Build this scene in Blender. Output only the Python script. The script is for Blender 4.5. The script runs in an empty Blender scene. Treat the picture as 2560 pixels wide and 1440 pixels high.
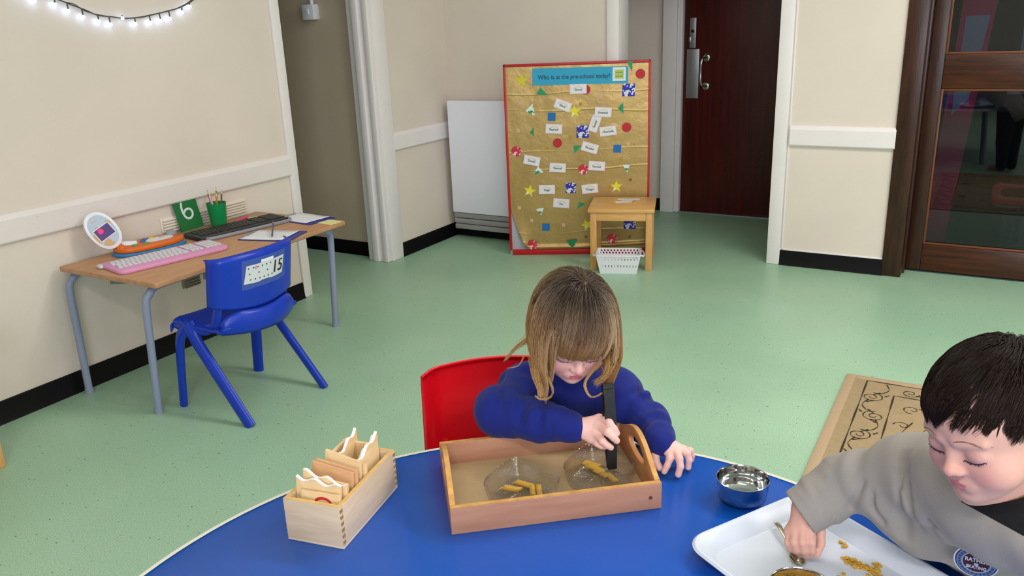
import bpy, bmesh, math, random
import numpy as np
from mathutils import Vector, Matrix, Euler
SC = bpy.context.scene
COL = SC.collection
PI = math.pi

# ------------------------------------------------------------------ camera
cam_d = bpy.data.cameras.new('camera')
cam = bpy.data.objects.new('camera', cam_d); COL.objects.link(cam)
cam_d.sensor_width = 36.0; cam_d.lens = 2047.55 * 36.0 / 2560.0
cam_d.clip_start = 0.02; cam_d.clip_end = 60
_p, _r, _y = math.radians(17.924), math.radians(-2.290), math.radians(30.634)
_fw = Vector((-math.sin(_y) * math.cos(_p), math.cos(_y) * math.cos(_p), -math.sin(_p)))
_rt = Vector((math.cos(_y), math.sin(_y), 0)); _up = _rt.cross(_fw)
_rt2 = math.cos(_r) * _rt + math.sin(_r) * _up
_up2 = -math.sin(_r) * _rt + math.cos(_r) * _up
_m = Matrix((_rt2, _up2, -_fw)).transposed().to_4x4(); _m.translation = (0, 0, 1.42)
cam.matrix_world = _m
SC.camera = cam

# ------------------------------------------------------------------ world, lights, exposure
W = bpy.data.worlds.new('world'); SC.world = W; W.use_nodes = True
W.node_tree.nodes['Background'].inputs[0].default_value = (0.75, 0.85, 1.0, 1)
W.node_tree.nodes['Background'].inputs[1].default_value = 0.6
SC.view_settings.view_transform = 'Standard'
SC.view_settings.look = 'None'
SC.view_settings.exposure = -0.08
SC.view_settings.gamma = 1.0
SC.view_settings.use_curve_mapping = False

def area(name, loc, sx, sy, power, col=(1, 1, 1), rot=(0, 0, 0)):
    l = bpy.data.lights.new(name, 'AREA'); l.shape = 'RECTANGLE'
    l.size = sx; l.size_y = sy; l.energy = power; l.color = col
    o = bpy.data.objects.new(name, l); COL.objects.link(o)
    o.location = loc; o.rotation_euler = rot
    return o
area('ceiling_lamp_and_fill', (0.55, 2.9, 2.76), 1.5, 0.35, 48, (1.0, 0.925, 0.89))
area('ceiling_lamp_and_fill', (2.6, 2.2, 2.76), 1.5, 0.35, 52, (1.0, 0.925, 0.89))
area('ceiling_lamp_and_fill', (0.1, -0.6, 2.76), 1.5, 0.35, 44, (1.0, 0.925, 0.89))
area('ceiling_lamp_and_fill', (-1.1, 2.5, 2.76), 1.5, 0.35, 17, (1.0, 0.925, 0.90))  # added fill light, no fitting known here; brightens the back wall and radiator
area('window_daylight', (3.9, -0.6, 1.6), 2.6, 1.4, 50, (0.84, 0.86, 1.0), (0, math.radians(90), 0))
area('window_daylight', (2.2, -3.0, 1.6), 2.6, 1.4, 125, (0.85, 0.87, 1.0), (math.radians(90), 0, 0))

area('dim_room_fill', (1.6, 6.4, 2.5), .5, .5, 5, (0.9, 0.9, 1.0))  # added fill light, source unseen; lifts the panel and sheets behind the glass

# ------------------------------------------------------------------ helpers
def lin(h):
    if isinstance(h, (tuple, list)): return tuple(h) + (1,)
    h = h.lstrip('#'); out = []
    for i in (0, 2, 4):
        c = int(h[i:i + 2], 16) / 255
        out.append(c / 12.92 if c <= 0.04045 else ((c + 0.055) / 1.055) ** 2.4)
    return tuple(out) + (1,)

MATS = {}
def mat(name, col, rough=0.5, metal=0.0, var=0.0, vscale=8.0, bump=0.0, bscale=60.0, spec=0.5, col2=None, stretch=None, trans=0.0, ior=1.45, coat=0.0, emit=None, estr=0.0, attr=None, sss=0.0, sheen=0.0):
    if name in MATS: return MATS[name]
    m = bpy.data.materials.new(name); MATS[name] = m; m.use_nodes = True
    nt = m.node_tree; N = nt.nodes; L = nt.links; b = N['Principled BSDF']
    c = lin(col); b.inputs['Base Color'].default_value = c
    b.inputs['Roughness'].default_value = rough; b.inputs['Metallic'].default_value = metal
    b.inputs['Specular IOR Level'].default_value = spec
    b.inputs['Transmission Weight'].default_value = trans; b.inputs['IOR'].default_value = ior
    b.inputs['Coat Weight'].default_value = coat
    if sheen: b.inputs['Sheen Weight'].default_value = sheen; b.inputs['Sheen Roughness'].default_value = 0.5
    if sss:
        b.inputs['Subsurface Weight'].default_value = sss
        b.inputs['Subsurface Radius'].default_value = (0.01, 0.004, 0.002); b.inputs['Subsurface Scale'].default_value = 0.6
    if emit: b.inputs['Emission Color'].default_value = lin(emit); b.inputs['Emission Strength'].default_value = estr
    src = None
    tc = N.new('ShaderNodeTexCoord'); mp = N.new('ShaderNodeMapping'); L.new(tc.outputs['Object'], mp.inputs[0])
    if stretch: mp.inputs['Scale'].default_value = stretch
    if attr:
        a = N.new('ShaderNodeAttribute'); a.attribute_name = attr; src = a.outputs['Color']
    if var > 0:
        nz = N.new('ShaderNodeTexNoise'); nz.inputs['Scale'].default_value = vscale; nz.inputs['Detail'].default_value = 5
        L.new(mp.outputs[0], nz.inputs['Vector'])
        rp = N.new('ShaderNodeValToRGB'); rp.color_ramp.elements[0].position = 0.3; rp.color_ramp.elements[1].position = 0.7
        d = lin(col2) if col2 else tuple(x * (1 - var) for x in c[:3]) + (1,)
        if attr:
            rp.color_ramp.elements[0].color = (1 - var, 1 - var, 1 - var, 1); rp.color_ramp.elements[1].color = (1, 1, 1, 1)
            mx = N.new('ShaderNodeMix'); mx.data_type = 'RGBA'; mx.blend_type = 'MULTIPLY'; mx.inputs[0].default_value = 1
            L.new(src, mx.inputs[6]); L.new(nz.outputs['Fac'], rp.inputs[0]); L.new(rp.outputs[0], mx.inputs[7]); src = mx.outputs[2]
        else:
            rp.color_ramp.elements[0].color = d; rp.color_ramp.elements[1].color = c
            L.new(nz.outputs['Fac'], rp.inputs[0]); src = rp.outputs[0]
    if src: L.new(src, b.inputs['Base Color'])
    if bump > 0:
        n2 = N.new('ShaderNodeTexNoise'); n2.inputs['Scale'].default_value = bscale; n2.inputs['Detail'].default_value = 4
        L.new(mp.outputs[0], n2.inputs['Vector'])
        bp = N.new('ShaderNodeBump'); bp.inputs['Strength'].default_value = bump; bp.inputs['Distance'].default_value = 0.01
        L.new(n2.outputs['Fac'], bp.inputs['Height']); L.new(bp.outputs[0], b.inputs['Normal'])
    return m

def obj(name, bm, mats, parent=None, loc=None, rot=None, smooth=True, angle=40):
    me = bpy.data.meshes.new(name)
    if isinstance(bm, bmesh.types.BMesh):
        bmesh.ops.recalc_face_normals(bm, faces=bm.faces[:]) if not getattr(bm, 'keepn', False) else None
        bm.to_mesh(me); bm.free()
    else:
        me.from_pydata(*bm)
    if not isinstance(mats, (list, tuple)): mats = [mats]
    for m in mats: me.materials.append(m)
    if smooth and len(me.polygons):
        me.polygons.foreach_set('use_smooth', [True] * len(me.polygons))
        if angle: me.set_sharp_from_angle(angle=math.radians(angle))
    o = bpy.data.objects.new(name, me); COL.objects.link(o)
    if parent is not None: o.parent = parent
    if loc is not None: o.location = loc
    if rot is not None: o.rotation_euler = rot
    return o

def tag(o, label, cat, group=None, kind=None):
    o['label'] = label; o['category'] = cat
    if group: o['group'] = group
    if kind: o['kind'] = kind
    return o
def thing(name, label, cat, loc=(0, 0, 0), rot=(0, 0, 0), group=None):
    o = bpy.data.objects.new(name, None); COL.objects.link(o); o.empty_display_size = 0.05
    o.location = loc; o.rotation_euler = rot
    return tag(o, label, cat, group)
def struct(o, label=None):
    o['kind'] = 'structure'
    if label: o['label'] = label
    return o
def dup(root, label=None, group=None, loc=None, rot=None):
    r = root.copy(); COL.objects.link(r)
    for ch in list(root.children):
        c = ch.copy(); COL.objects.link(c); c.parent = r
        for g in list(ch.children):
            d = g.copy(); COL.objects.link(d); d.parent = c
    if label: r['label'] = label
    if group: r['group'] = group
    if loc is not None: r.location = loc
    if rot is not None: r.rotation_euler = rot
    return r

def new(): return bmesh.new()
def bx(bm, x0, x1, y0, y1, z0, z1, bev=0.0, seg=2, M=None, mi=0):
    t = bmesh.new()
    vs = [t.verts.new((x, y, z)) for z in (z0, z1) for y in (y0, y1) for x in (x0, x1)]
    for f in ((0, 2, 3, 1), (4, 5, 7, 6), (0, 1, 5, 4), (2, 6, 7, 3), (0, 4, 6, 2), (1, 3, 7, 5)):
        t.faces.new([vs[i] for i in f])
    if bev > 0: bmesh.ops.bevel(t, geom=t.edges[:], offset=bev, segments=seg, profile=0.5, affect='EDGES')
    if M is not None: t.transform(M)
    merge(bm, t, mi)
def merge(bm, t, mi=0):
    t.verts.index_update(); mp = [bm.verts.new(v.co) for v in t.verts]
    for f in t.faces:
        try:
            g = bm.faces.new([mp[v.index] for v in f.verts]); g.material_index = mi or f.material_index
        except ValueError: pass
    t.free()
def box(name, x0, x1, y0, y1, z0, z1, m, parent=None, bev=0.0, seg=2, M=None):
    b = new(); bx(b, x0, x1, y0, y1, z0, z1, bev, seg, M); return obj(name, b, m, parent)
def prism(bm, pts, h0, h1, axis='z', bev=0.0, M=None, mi=0, holes=()):
    """closed outline pts extruded from h0 to h1 along axis"""
    t = bmesh.new()
    def co(p, h):
        return {'z': (p[0], p[1], h), 'y': (p[0], h, p[1]), 'x': (h, p[0], p[1])}[axis]
    loops = [pts] + list(holes)
    edges = []
    for lp in loops:
        vs = [t.verts.new(co(p, h0)) for p in lp]
        for i in range(len(vs)): edges.append(t.edges.new((vs[i], vs[(i + 1) % len(vs)])))
    if holes: bmesh.ops.triangle_fill(t, use_beauty=True, edges=edges)
    else: t.faces.new([e.verts[0] for e in edges])
    r = bmesh.ops.extrude_face_region(t, geom=t.faces[:])
    d = {'z': (0, 0, h1 - h0), 'y': (0, h1 - h0, 0), 'x': (h1 - h0, 0, 0)}[axis]
    bmesh.ops.translate(t, verts=[v for v in r['geom'] if isinstance(v, bmesh.types.BMVert)], vec=d)
    bmesh.ops.recalc_face_normals(t, faces=t.faces[:])
    if bev > 0:
        es = [e for e in t.edges if len(e.link_faces) == 2 and e.calc_face_angle(0) > 0.7]
        bmesh.ops.bevel(t, geom=es, offset=bev, segments=2, profile=0.5, affect='EDGES')
    if M is not None: t.transform(M)
    merge(bm, t, mi)
def catmull(pts, n=6, closed=False):
    P = [Vector(p) for p in pts]; out = []; k = len(P)
    rng = range(k) if closed else range(k - 1)
    for i in rng:
        if closed: a, b, c, d = P[i - 1], P[i], P[(i + 1) % k], P[(i + 2) % k]
        else: a, b, c, d = P[max(i - 1, 0)], P[i], P[i + 1], P[min(i + 2, k - 1)]
        for j in range(n):
            t = j / n
            out.append(0.5 * ((2 * b) + (c - a) * t + (2 * a - 5 * b + 4 * c - d) * t * t + (3 * b - a - 3 * c + d) * t ** 3))
    if not closed: out.append(P[-1].copy())
    return out
def tube(bm, pts, r, n=8, cap=True, flat=1.0, mi=0, up=None):
    """swept tube; r number or list; flat scales the second axis"""
    P = [Vector(p) for p in pts]; k = len(P)
    R = [r] * k if not isinstance(r, (list, tuple)) else list(r)
    rings = []; prev = None
    for i in range(k):
        t = (P[min(i + 1, k - 1)] - P[max(i - 1, 0)]).normalized()
        if prev is None:
            u = Vector(up) if up is not None else (Vector((0, 0, 1)) if abs(t.z) < 0.9 else Vector((1, 0, 0)))
            a = (u - t * u.dot(t)).normalized()
        else: a = (prev - t * prev.dot(t)).normalized()
        prev = a; b = t.cross(a)
        rings.append([bm.verts.new(P[i] + R[i] * (math.cos(2 * PI * j / n) * a + flat * math.sin(2 * PI * j / n) * b)) for j in range(n)])
    for i in range(k - 1):
        for j in range(n):
            f = bm.faces.new((rings[i][j], rings[i][(j + 1) % n], rings[i + 1][(j + 1) % n], rings[i + 1][j])); f.material_index = mi
    if cap:
        f = bm.faces.new(rings[0][::-1]); f.material_index = mi
        f = bm.faces.new(rings[-1]); f.material_index = mi
def lathe(bm, prof, n=32, c=(0, 0, 0), mi=0):
    rings = []
    for (r, z) in prof:
        if r < 1e-6: rings.append([bm.verts.new((c[0], c[1], c[2] + z))])
        else: rings.append([bm.verts.new((c[0] + r * math.cos(2 * PI * j / n), c[1] + r * math.sin(2 * PI * j / n), c[2] + z)) for j in range(n)])
    for a, b in zip(rings, rings[1:]):
        for j in range(n):
            q = [a[j % len(a)], a[(j + 1) % len(a)], b[(j + 1) % len(b)], b[j % len(b)]]
            u = []
            for v in q:
                if v not in u: u.append(v)
            if len(u) > 2:
                f = bm.faces.new(u); f.material_index = mi
def grid(bm, fn, nu, nv, closed_u=False, mi=0):
    V = [[bm.verts.new(fn(i / nu, j / nv)) for j in range(nv + 1)] for i in range(nu + (0 if closed_u else 1))]
    for i in range(nu):
        for j in range(nv):
            a, b = V[i], V[(i + 1) % len(V)]
            f = bm.faces.new((a[j], b[j], b[j + 1], a[j + 1])); f.material_index = mi
def rrect(x0, x1, y0, y1, r, n=5):
    out = []
    for cx, cy, a0 in ((x1 - r, y0 + r, -90), (x1 - r, y1 - r, 0), (x0 + r, y1 - r, 90), (x0 + r, y0 + r, 180)):
        for i in range(n + 1):
            a = math.radians(a0 + 90 * i / n); out.append((cx + r * math.cos(a), cy + r * math.sin(a)))
    return out
def solidify(o, t, off=0):
    m = o.modifiers.new('solid', 'SOLIDIFY'); m.thickness = t; m.offset = off; return o
def subsurf(o, l=2):
    m = o.modifiers.new('sub', 'SUBSURF'); m.levels = l; m.render_levels = l; return o
def text(name, s, size, m, parent, M, align='CENTER', ext=0.0002, bold=0.0, sx=1.0, fit=None):
    cu = bpy.data.curves.new(name, 'FONT'); cu.body = s; cu.size = size; cu.align_x = align; cu.align_y = 'CENTER'
    cu.extrude = ext; cu.offset = bold; cu.resolution_u = 3
    t = bpy.data.objects.new('tmp', cu); COL.objects.link(t)
    dg = bpy.context.evaluated_depsgraph_get(); me = bpy.data.meshes.new_from_object(t.evaluated_get(dg))
    bpy.data.objects.remove(t); bpy.data.curves.remove(cu)
    if fit: xs = [v.co.x for v in me.vertices]; sx = fit / (max(xs) - min(xs))
    me.transform(M @ Matrix.Diagonal((sx, 1, 1, 1))); me.materials.clear(); me.materials.append(m)
    o = bpy.data.objects.new(name, me); COL.objects.link(o); o.parent = parent
    return o
def Rz(a): return Matrix.Rotation(a, 4, 'Z')
def Rx(a): return Matrix.Rotation(a, 4, 'X')
def Ry(a): return Matrix.Rotation(a, 4, 'Y')
def T(x, y, z): return Matrix.Translation((x, y, z))
rnd = random.Random(7)
# ------------------------------------------------------------------ room materials
def wall_mat():
    m = mat('cream_wall', '#e0d4c8', 0.75, var=0.06, vscale=2.2, bump=0.04, bscale=260)
    return m
CREAM = wall_mat()
TRIMW = mat('white_gloss_paint', '#eae4e4', 0.35, var=0.03, vscale=9)
BLACKSK = mat('black_coved_vinyl', '#060608', 0.55, spec=.2)
def floor_mat():
    m = bpy.data.materials.new('green_speckled_vinyl'); m.use_nodes = True
    nt = m.node_tree; N = nt.nodes; L = nt.links; b = N['Principled BSDF']
    tc = N.new('ShaderNodeTexCoord')
    n1 = N.new('ShaderNodeTexNoise'); n1.inputs['Scale'].default_value = 260; n1.inputs['Detail'].default_value = 2
    n2 = N.new('ShaderNodeTexNoise'); n2.inputs['Scale'].default_value = 1.4; n2.inputs['Detail'].default_value = 3
    L.new(tc.outputs['Object'], n1.inputs['Vector']); L.new(tc.outputs['Object'], n2.inputs['Vector'])
    r1 = N.new('ShaderNodeValToRGB'); r1.color_ramp.elements[0].position = 0.3; r1.color_ramp.elements[1].position = 0.72
    r1.color_ramp.elements[0].color = lin('#8db397'); r1.color_ramp.elements[1].color = lin('#b2d5b8')
    L.new(n1.outputs['Fac'], r1.inputs[0])
    r2 = N.new('ShaderNodeValToRGB'); r2.color_ramp.elements[0].color = (0.86, 0.9, 0.88, 1); r2.color_ramp.elements[1].color = (1, 1, 1, 1)
    r2.color_ramp.elements[0].position = 0.35; r2.color_ramp.elements[1].position = 0.65
    L.new(n2.outputs['Fac'], r2.inputs[0])
    mx = N.new('ShaderNodeMix'); mx.data_type = 'RGBA'; mx.blend_type = 'MULTIPLY'; mx.inputs[0].default_value = 1
    L.new(r1.outputs[0], mx.inputs[6]); L.new(r2.outputs[0], mx.inputs[7])
    v = N.new('ShaderNodeTexVoronoi'); v.inputs['Scale'].default_value = 46; v.inputs['Randomness'].default_value = 1
    L.new(tc.outputs['Object'], v.inputs['Vector'])
    wn = N.new('ShaderNodeTexWhiteNoise'); L.new(v.outputs['Position'], wn.inputs['Vector'])
    ad = N.new('ShaderNodeMath'); ad.operation = 'MULTIPLY'; ad.inputs[1].default_value = 0.17; L.new(wn.outputs['Value'], ad.inputs[0])
    lt = N.new('ShaderNodeMath'); lt.operation = 'SUBTRACT'; lt.inputs[1].default_value = 0.03; L.new(ad.outputs[0], lt.inputs[0])
    cp = N.new('ShaderNodeMath'); cp.operation = 'LESS_THAN'; L.new(v.outputs['Distance'], cp.inputs[0]); L.new(lt.outputs[0], cp.inputs[1])
    sc = N.new('ShaderNodeMath'); sc.operation = 'MULTIPLY'; sc.inputs[1].default_value = 0.8; L.new(cp.outputs[0], sc.inputs[0])
    m2 = N.new('ShaderNodeMix'); m2.data_type = 'RGBA'; L.new(sc.outputs[0], m2.inputs[0]); L.new(mx.outputs[2], m2.inputs[6]); m2.inputs[7].default_value = lin('#2f4a3c')
    L.new(m2.outputs[2], b.inputs['Base Color']); b.inputs['Roughness'].default_value = 0.38; b.inputs['Specular IOR Level'].default_value = 0.45
    bp = N.new('ShaderNodeBump'); bp.inputs['Strength'].default_value = 0.015; L.new(n1.outputs['Fac'], bp.inputs['Height']); L.new(bp.outputs[0], b.inputs['Normal'])
    return m
FLOORM = floor_mat()
CEILM = mat('white_ceiling', '#efeae0', 0.8, var=0.03)
def grain(name, c1, c2, rough, stretch, scale=6, **k): return mat(name, c1, rough, var=0.5, vscale=scale, col2=c2, stretch=stretch, bump=0.05, bscale=30, **k)
DOORM = grain('dark_red_door_veneer', '#54110c', '#3a0a07', 0.4, (6, 6, 0.35), 7)
DARKWOOD = grain('dark_stained_timber', '#40200f', '#241008', 0.32, (5, 5, 0.5), 8)
DARKWOODH = grain('dark_stained_timber_rail', '#50260f', '#2a1208', 0.32, (0.5, 5, 6), 8)
STEELM = mat('brushed_steel', '#c8c9cc', 0.28, 1.0)
ALU = mat('satin_aluminium', '#b9bcc4', 0.4, 0.9)

# ------------------------------------------------------------------ shell
XL, YB, YP, YD = -3.235, 4.72, 4.81, 5.95
struct(box('floor', -6, 4.4, -3.4, 8.4, -0.06, 0, FLOORM))
struct(box('ceiling', -6, 4.4, -3.4, 6.2, 2.9, 2.98, CEILM))
b = new(); bx(b, XL - .14, XL, -3.4, 3.218, 0, 2.9); bx(b, XL - .14, XL, 4.05, YB, 0, 2.9); bx(b, XL - .14, XL, 3.218, 4.05, 2.05, 2.9)
struct(obj('wall_left', b, CREAM))
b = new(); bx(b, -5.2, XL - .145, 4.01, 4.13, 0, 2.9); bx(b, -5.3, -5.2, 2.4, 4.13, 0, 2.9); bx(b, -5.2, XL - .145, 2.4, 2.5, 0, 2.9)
struct(obj('wall_corridor', b, mat('dimmed_cream_corridor_wall', '#c9b9a0', 0.8, var=.06, vscale=2)))  # same cream paint, darkened and browned so the corridor's dimness sits in the colour
b = new(); bx(b, XL - .14, -2.0, YB, YB + .13, 0, 2.9); bx(b, -2.0, -1.04, YB, YB + .13, 2.02, 2.9)
struct(obj('wall_back', b, CREAM))
struct(box('wall_right_of_lobby', -1.04, -.44, YP, YP + .13, 0, 2.9, CREAM))
b = new(); bx(b, -2.62, -2.13, YD, YD + .12, 0, 2.9); bx(b, -2.13, -1.05, YD, YD + .12, 2.06, 2.9); bx(b, -2.7, -2.6, YB + .13, YD, 0, 2.9)
bx(b, -1.05, -.5, YD, YD + .12, 0, 2.9); bx(b, -.6, -.5, YP + .13, YD, 0, 2.9)
struct(obj('wall_lobby', b, CREAM))
b = new(); bx(b, 4.3, 4.4, -3.4, 8.4, 0, 0.85); bx(b, 4.3, 4.4, -3.4, 8.4, 2.4, 2.9); bx(b, 4.3, 4.4, 0.9, 8.4, .85, 2.4); bx(b, 4.3, 4.4, -3.4, -2.1, .85, 2.4)
struct(obj('wall_right', b, CREAM))
b = new(); bx(b, XL, 4.3, -3.4, -3.3, 0, .85); bx(b, XL, 4.3, -3.4, -3.3, 2.4, 2.9); bx(b, XL, .85, -3.4, -3.3, .85, 2.4); bx(b, 3.55, 4.3, -3.4, -3.3, .85, 2.4)
struct(obj('wall_front', b, CREAM))
b = new(); bx(b, .74, 4.3, YP, YP + .13, 0, 2.9); bx(b, -.44, .74, YP, YP + .13, 2.08, 2.9)
struct(obj('wall_beside_glass_door', b, CREAM))

# dado rails, edge strips, skirting
def rail(name, a, bb, z0, z1, d, nrm):
    """profiled rail from a to bb (2D) standing d off the wall along nrm"""
    t = new(); A = Vector((a[0], a[1], 0)); B = Vector((bb[0], bb[1], 0)); n = Vector((nrm[0], nrm[1], 0))
    prof = [(0, z0), (d * .85, z0), (d, z0 + .006), (d, z1 - .022), (d * .55, z1 - .004), (d * .3, z1), (0, z1)]
    r = [[t.verts.new(P + n * q + Vector((0, 0, z))) for q, z in prof] for P in (A, B)]
    for i in range(len(prof)): t.faces.new((r[0][i], r[0][(i + 1) % 7], r[1][(i + 1) % 7], r[1][i]))
    t.faces.new(r[0]); t.faces.new(r[1][::-1])
    return struct(obj(name, t, TRIMW if not name.endswith('_scuffed') else SCUFF, angle=25))
SCUFF = mat('scuffed_white_rail_paint', '#e6dfdb', 0.4, var=0.06, vscale=3.5)
def scuff_nodes(m):
    nt = m.node_tree; N = nt.nodes; L = nt.links; b = N['Principled BSDF']
    src = b.inputs['Base Color'].links[0].from_socket
    tc = N.new('ShaderNodeTexCoord'); mp = N.new('ShaderNodeMapping'); mp.inputs['Scale'].default_value = (1, 9, 60)
    L.new(tc.outputs['Object'], mp.inputs[0]); nz = N.new('ShaderNodeTexNoise'); nz.inputs['Scale'].default_value = 1.6; nz.inputs['Detail'].default_value = 7; nz.inputs['Roughness'].default_value = .75
    L.new(mp.outputs[0], nz.inputs['Vector'])
    r = N.new('ShaderNodeValToRGB'); r.color_ramp.elements[0].position = .63; r.color_ramp.elements[1].position = .75
    r.color_ramp.elements[0].color = (0, 0, 0, 1); r.color_ramp.elements[1].color = (.75, .75, .75, 1)
    L.new(nz.outputs['Fac'], r.inputs[0]); mx = N.new('ShaderNodeMix'); mx.data_type = 'RGBA'
    L.new(r.outputs[0], mx.inputs[0]); L.new(src, mx.inputs[6]); mx.inputs[7].default_value = lin('#77757a'); L.new(mx.outputs[2], b.inputs['Base Color'])
scuff_nodes(SCUFF)
o = rail('trim_1', (XL, -3.3), (XL, 3.166), .69, .80, .022, (1, 0)); o.data.materials[0] = SCUFF
rail('trim_2', (XL, 4.06), (XL, YB), .69, .80, .022, (1, 0))
rail('trim_3', (XL + .022, YB), (-2.06, YB), .69, .80, .022, (0, -1))
rail('trim_4', (-.985, YP), (-.44, YP), .704, .815, .024, (0, -1))
struct(box('trim_5', XL - .002, XL + .014, 3.165, 3.226, 0, 2.9, TRIMW, bev=.004))
# door lining at the corridor opening: stepped jamb + architrave
b = new(); bx(b, XL - .15, XL + .004, 3.925, 4.052, 0, 2.05, .003); bx(b, XL - .10, XL - .055, 3.905, 3.93, 0, 2.05, .006)
bx(b, XL - .03, XL + .012, 3.915, 3.96, 0, 2.05, .008); bx(b, XL - .002, XL + .02, 3.955, 4.07, 0, 2.1, .004)
bx(b, XL - .002, XL + .016, 4.01, 4.03, 0, 2.1, .003)
bx(b, XL - .15, XL + .004, 3.218, 3.93, 2.02, 2.06, .003)
struct(obj('trim_6', b, TRIMW))
b = new(); bx(b, -2.062, -1.985, YB - .016, YB + .142, 0, 2.06, .004); bx(b, -2.06, -1.0, YB - .012, YB + .14, 1.99, 2.06, .003)
struct(obj('trim_7', b, TRIMW))
b = new(); bx(b, -1.075, -1.0, YP - .014, YP + .142, 0, 2.06, .004); bx(b, -.995, -.985, YP - .006, YP, 0, 2.06, .002)
struct(obj('trim_8', b, TRIMW))
def skirt(name, pts):
    t = new(); prof = [(0, 0), (.022, 0), (.014, .012), (.01, .082), (.008, .088), (0, .088)]
    for (a, bb, n) in pts:
        r = [[t.verts.new((P[0] + n[0] * q, P[1] + n[1] * q, z)) for q, z in prof] for P in (a, bb)]
        for i in range(6): t.faces.new((r[0][i], r[0][(i + 1) % 6], r[1][(i + 1) % 6], r[1][i]))
        t.faces.new(r[0]); t.faces.new(r[1][::-1])
    return struct(obj(name, t, BLACKSK))
skirt('baseboard_left', [((XL, -3.3), (XL, 3.165), (1, 0)), ((XL, 4.07), (XL, YB), (1, 0))])
skirt('baseboard_corridor', [((-5.2, 4.01), (XL - .15, 4.01), (0, -1))])
skirt('baseboard_back', [((XL, YB), (-2.062, YB), (0, -1))])
skirt('baseboard_right', [((-1.0, YP), (-.44, YP), (0, -1))])
skirt('baseboard_lobby', [((-2.6, YD), (-2.14, YD), (0, -1))])
# thin cream bead on top of the pillar skirting
struct(box('trim_9', -1.0, -.44, YP - .006, YP, .088, .098, TRIMW, bev=.002))

# brown lobby door with its frame
b = new(); bx(b, -2.14, -2.035, YD - .07, YD + .1, 0, 2.1, .006); bx(b, -2.045, -2.0, YD - .045, YD + .1, 0, 2.06, .01)
bx(b, -1.16, -1.06, YD - .07, YD + .1, 0, 2.1, .006); bx(b, -2.14, -1.06, YD - .07, YD + .1, 2.04, 2.1, .006)
struct(obj('trim_10', b, TRIMW))
d = struct(obj('door_1', (lambda t: (bx(t, -1.998, -1.165, YD - .01, YD + .034, .008, 2.035, .002), t)[1])(new()), DOORM), 'dark red-brown flush lobby door with steel plates')
box('push_plate', -1.975, -1.885, YD - .0115, YD - .0095, .848, 1.192, ALU, d, bev=.0008)
lk = box('lock_plate', -1.958, -1.913, YD - .013, YD - .0095, 1.20, 1.405, ALU, d, bev=.001)
t = new(); lathe(t, [(0, .0), (.011, 0), (.011, .012), (.008, .016), (0, .016)], 16); t.transform(T(-1.935, YD - .012, 1.315) @ Rx(PI / 2)); obj('keyhole', t, mat('dark_metal', '#3a352c', .4, .8), lk)
t = new(); bx(t, -1.962, -1.948, YD - .02, YD - .012, 1.24, 1.275, .003); obj('thumb_turn', t, STEELM, lk)
hp = new(); tube(hp, catmull([(-1.826, YD - .01, .935), (-1.84, YD - .05, .94), (-1.85, YD - .062, .965), (-1.853, YD - .062, 1.035), (-1.85, YD - .062, 1.10), (-1.84, YD - .05, 1.128), (-1.826, YD - .01, 1.133)], 6), .009, 12)
h = obj('pull_handle', hp, mat('polished_steel', '#dcdcdc', .12, 1.0), d)
for z in (.935, 1.133):
    t = new(); lathe(t, [(0, 0), (.027, 0), (.027, .006), (.022, .011), (.012, .013), (0, .013)], 24); t.transform(T(-1.826, YD - .01, z) @ Rx(PI / 2)); obj('rose', t, MATS['polished_steel'], h)
struct(box('trim_11', -2.0, -1.16, YD - .03, YD + .03, 0, .007, ALU))

# dark timber glazed door on the right with its frame
YG = 4.955
b = new(); bx(b, -.445, -.345, YP - .018, YP + .20, 0, 2.1, .006); bx(b, -.36, -.335, YP + .07, YP + .16, 0, 2.1, .004)
bx(b, .66, .76, YP - .018, YP + .20, 0, 2.1, .006); bx(b, -.345, .66, YP - .018, YP + .20, 2.05, 2.1, .006)
struct(obj('trim_12', b, DARKWOOD))
d2 = struct(obj('door_2', (lambda t: (bx(t, -.335, -.262, YG, YG + .044, .008, 2.04, .004), bx(t, .56, .655, YG, YG + .044, .008, 2.04, .004), t)[2])(new()), DARKWOOD), 'dark timber door with two glass panes')
b = new(); bx(b, -.262, .56, YG, YG + .044, .008, .158, .004); bx(b, -.262, .56, YG, YG + .044, 1.005, 1.178, .004); bx(b, -.262, .56, YG, YG + .044, 1.93, 2.04, .004)
obj('rail', b, DARKWOODH, d2)
b = new()
for z0, z1 in ((.158, 1.005), (1.178, 1.93)):
    for s in ((-.250, .548, z0, z0 + .012), (-.250, .548, z1 - .012, z1), (-.262, -.250, z0, z1), (.548, .56, z0, z1)): bx(b, s[0], s[1], YG + .006, YG + .016, s[2], s[3], .003)
obj('glazing_bead', b, mat('worn_timber_bead', '#6d3d20', .4), d2)
def glass_pane():
    m = bpy.data.materials.new('door_glass'); m.use_nodes = True; nt = m.node_tree; N = nt.nodes; L = nt.links
    N.remove(N['Principled BSDF']); tr = N.new('ShaderNodeBsdfTransparent'); tr.inputs[0].default_value = (.66, .70, .74, 1)
    gl = N.new('ShaderNodeBsdfGlossy'); gl.inputs['Roughness'].default_value = .02; fr = N.new('ShaderNodeFresnel'); fr.inputs[0].default_value = 1.5
    ms = N.new('ShaderNodeMixShader'); L.new(fr.outputs[0], ms.inputs[0]); L.new(tr.outputs[0], ms.inputs[1]); L.new(gl.outputs[0], ms.inputs[2]); L.new(ms.outputs[0], N['Material Output'].inputs[0]); return m
GLP = glass_pane()
box('glass_pane', -.262, .56, YG + .018, YG + .023, .158, 1.005, GLP, d2); box('glass_pane', -.262, .56, YG + .018, YG + .023, 1.178, 1.93, GLP, d2)

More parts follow.
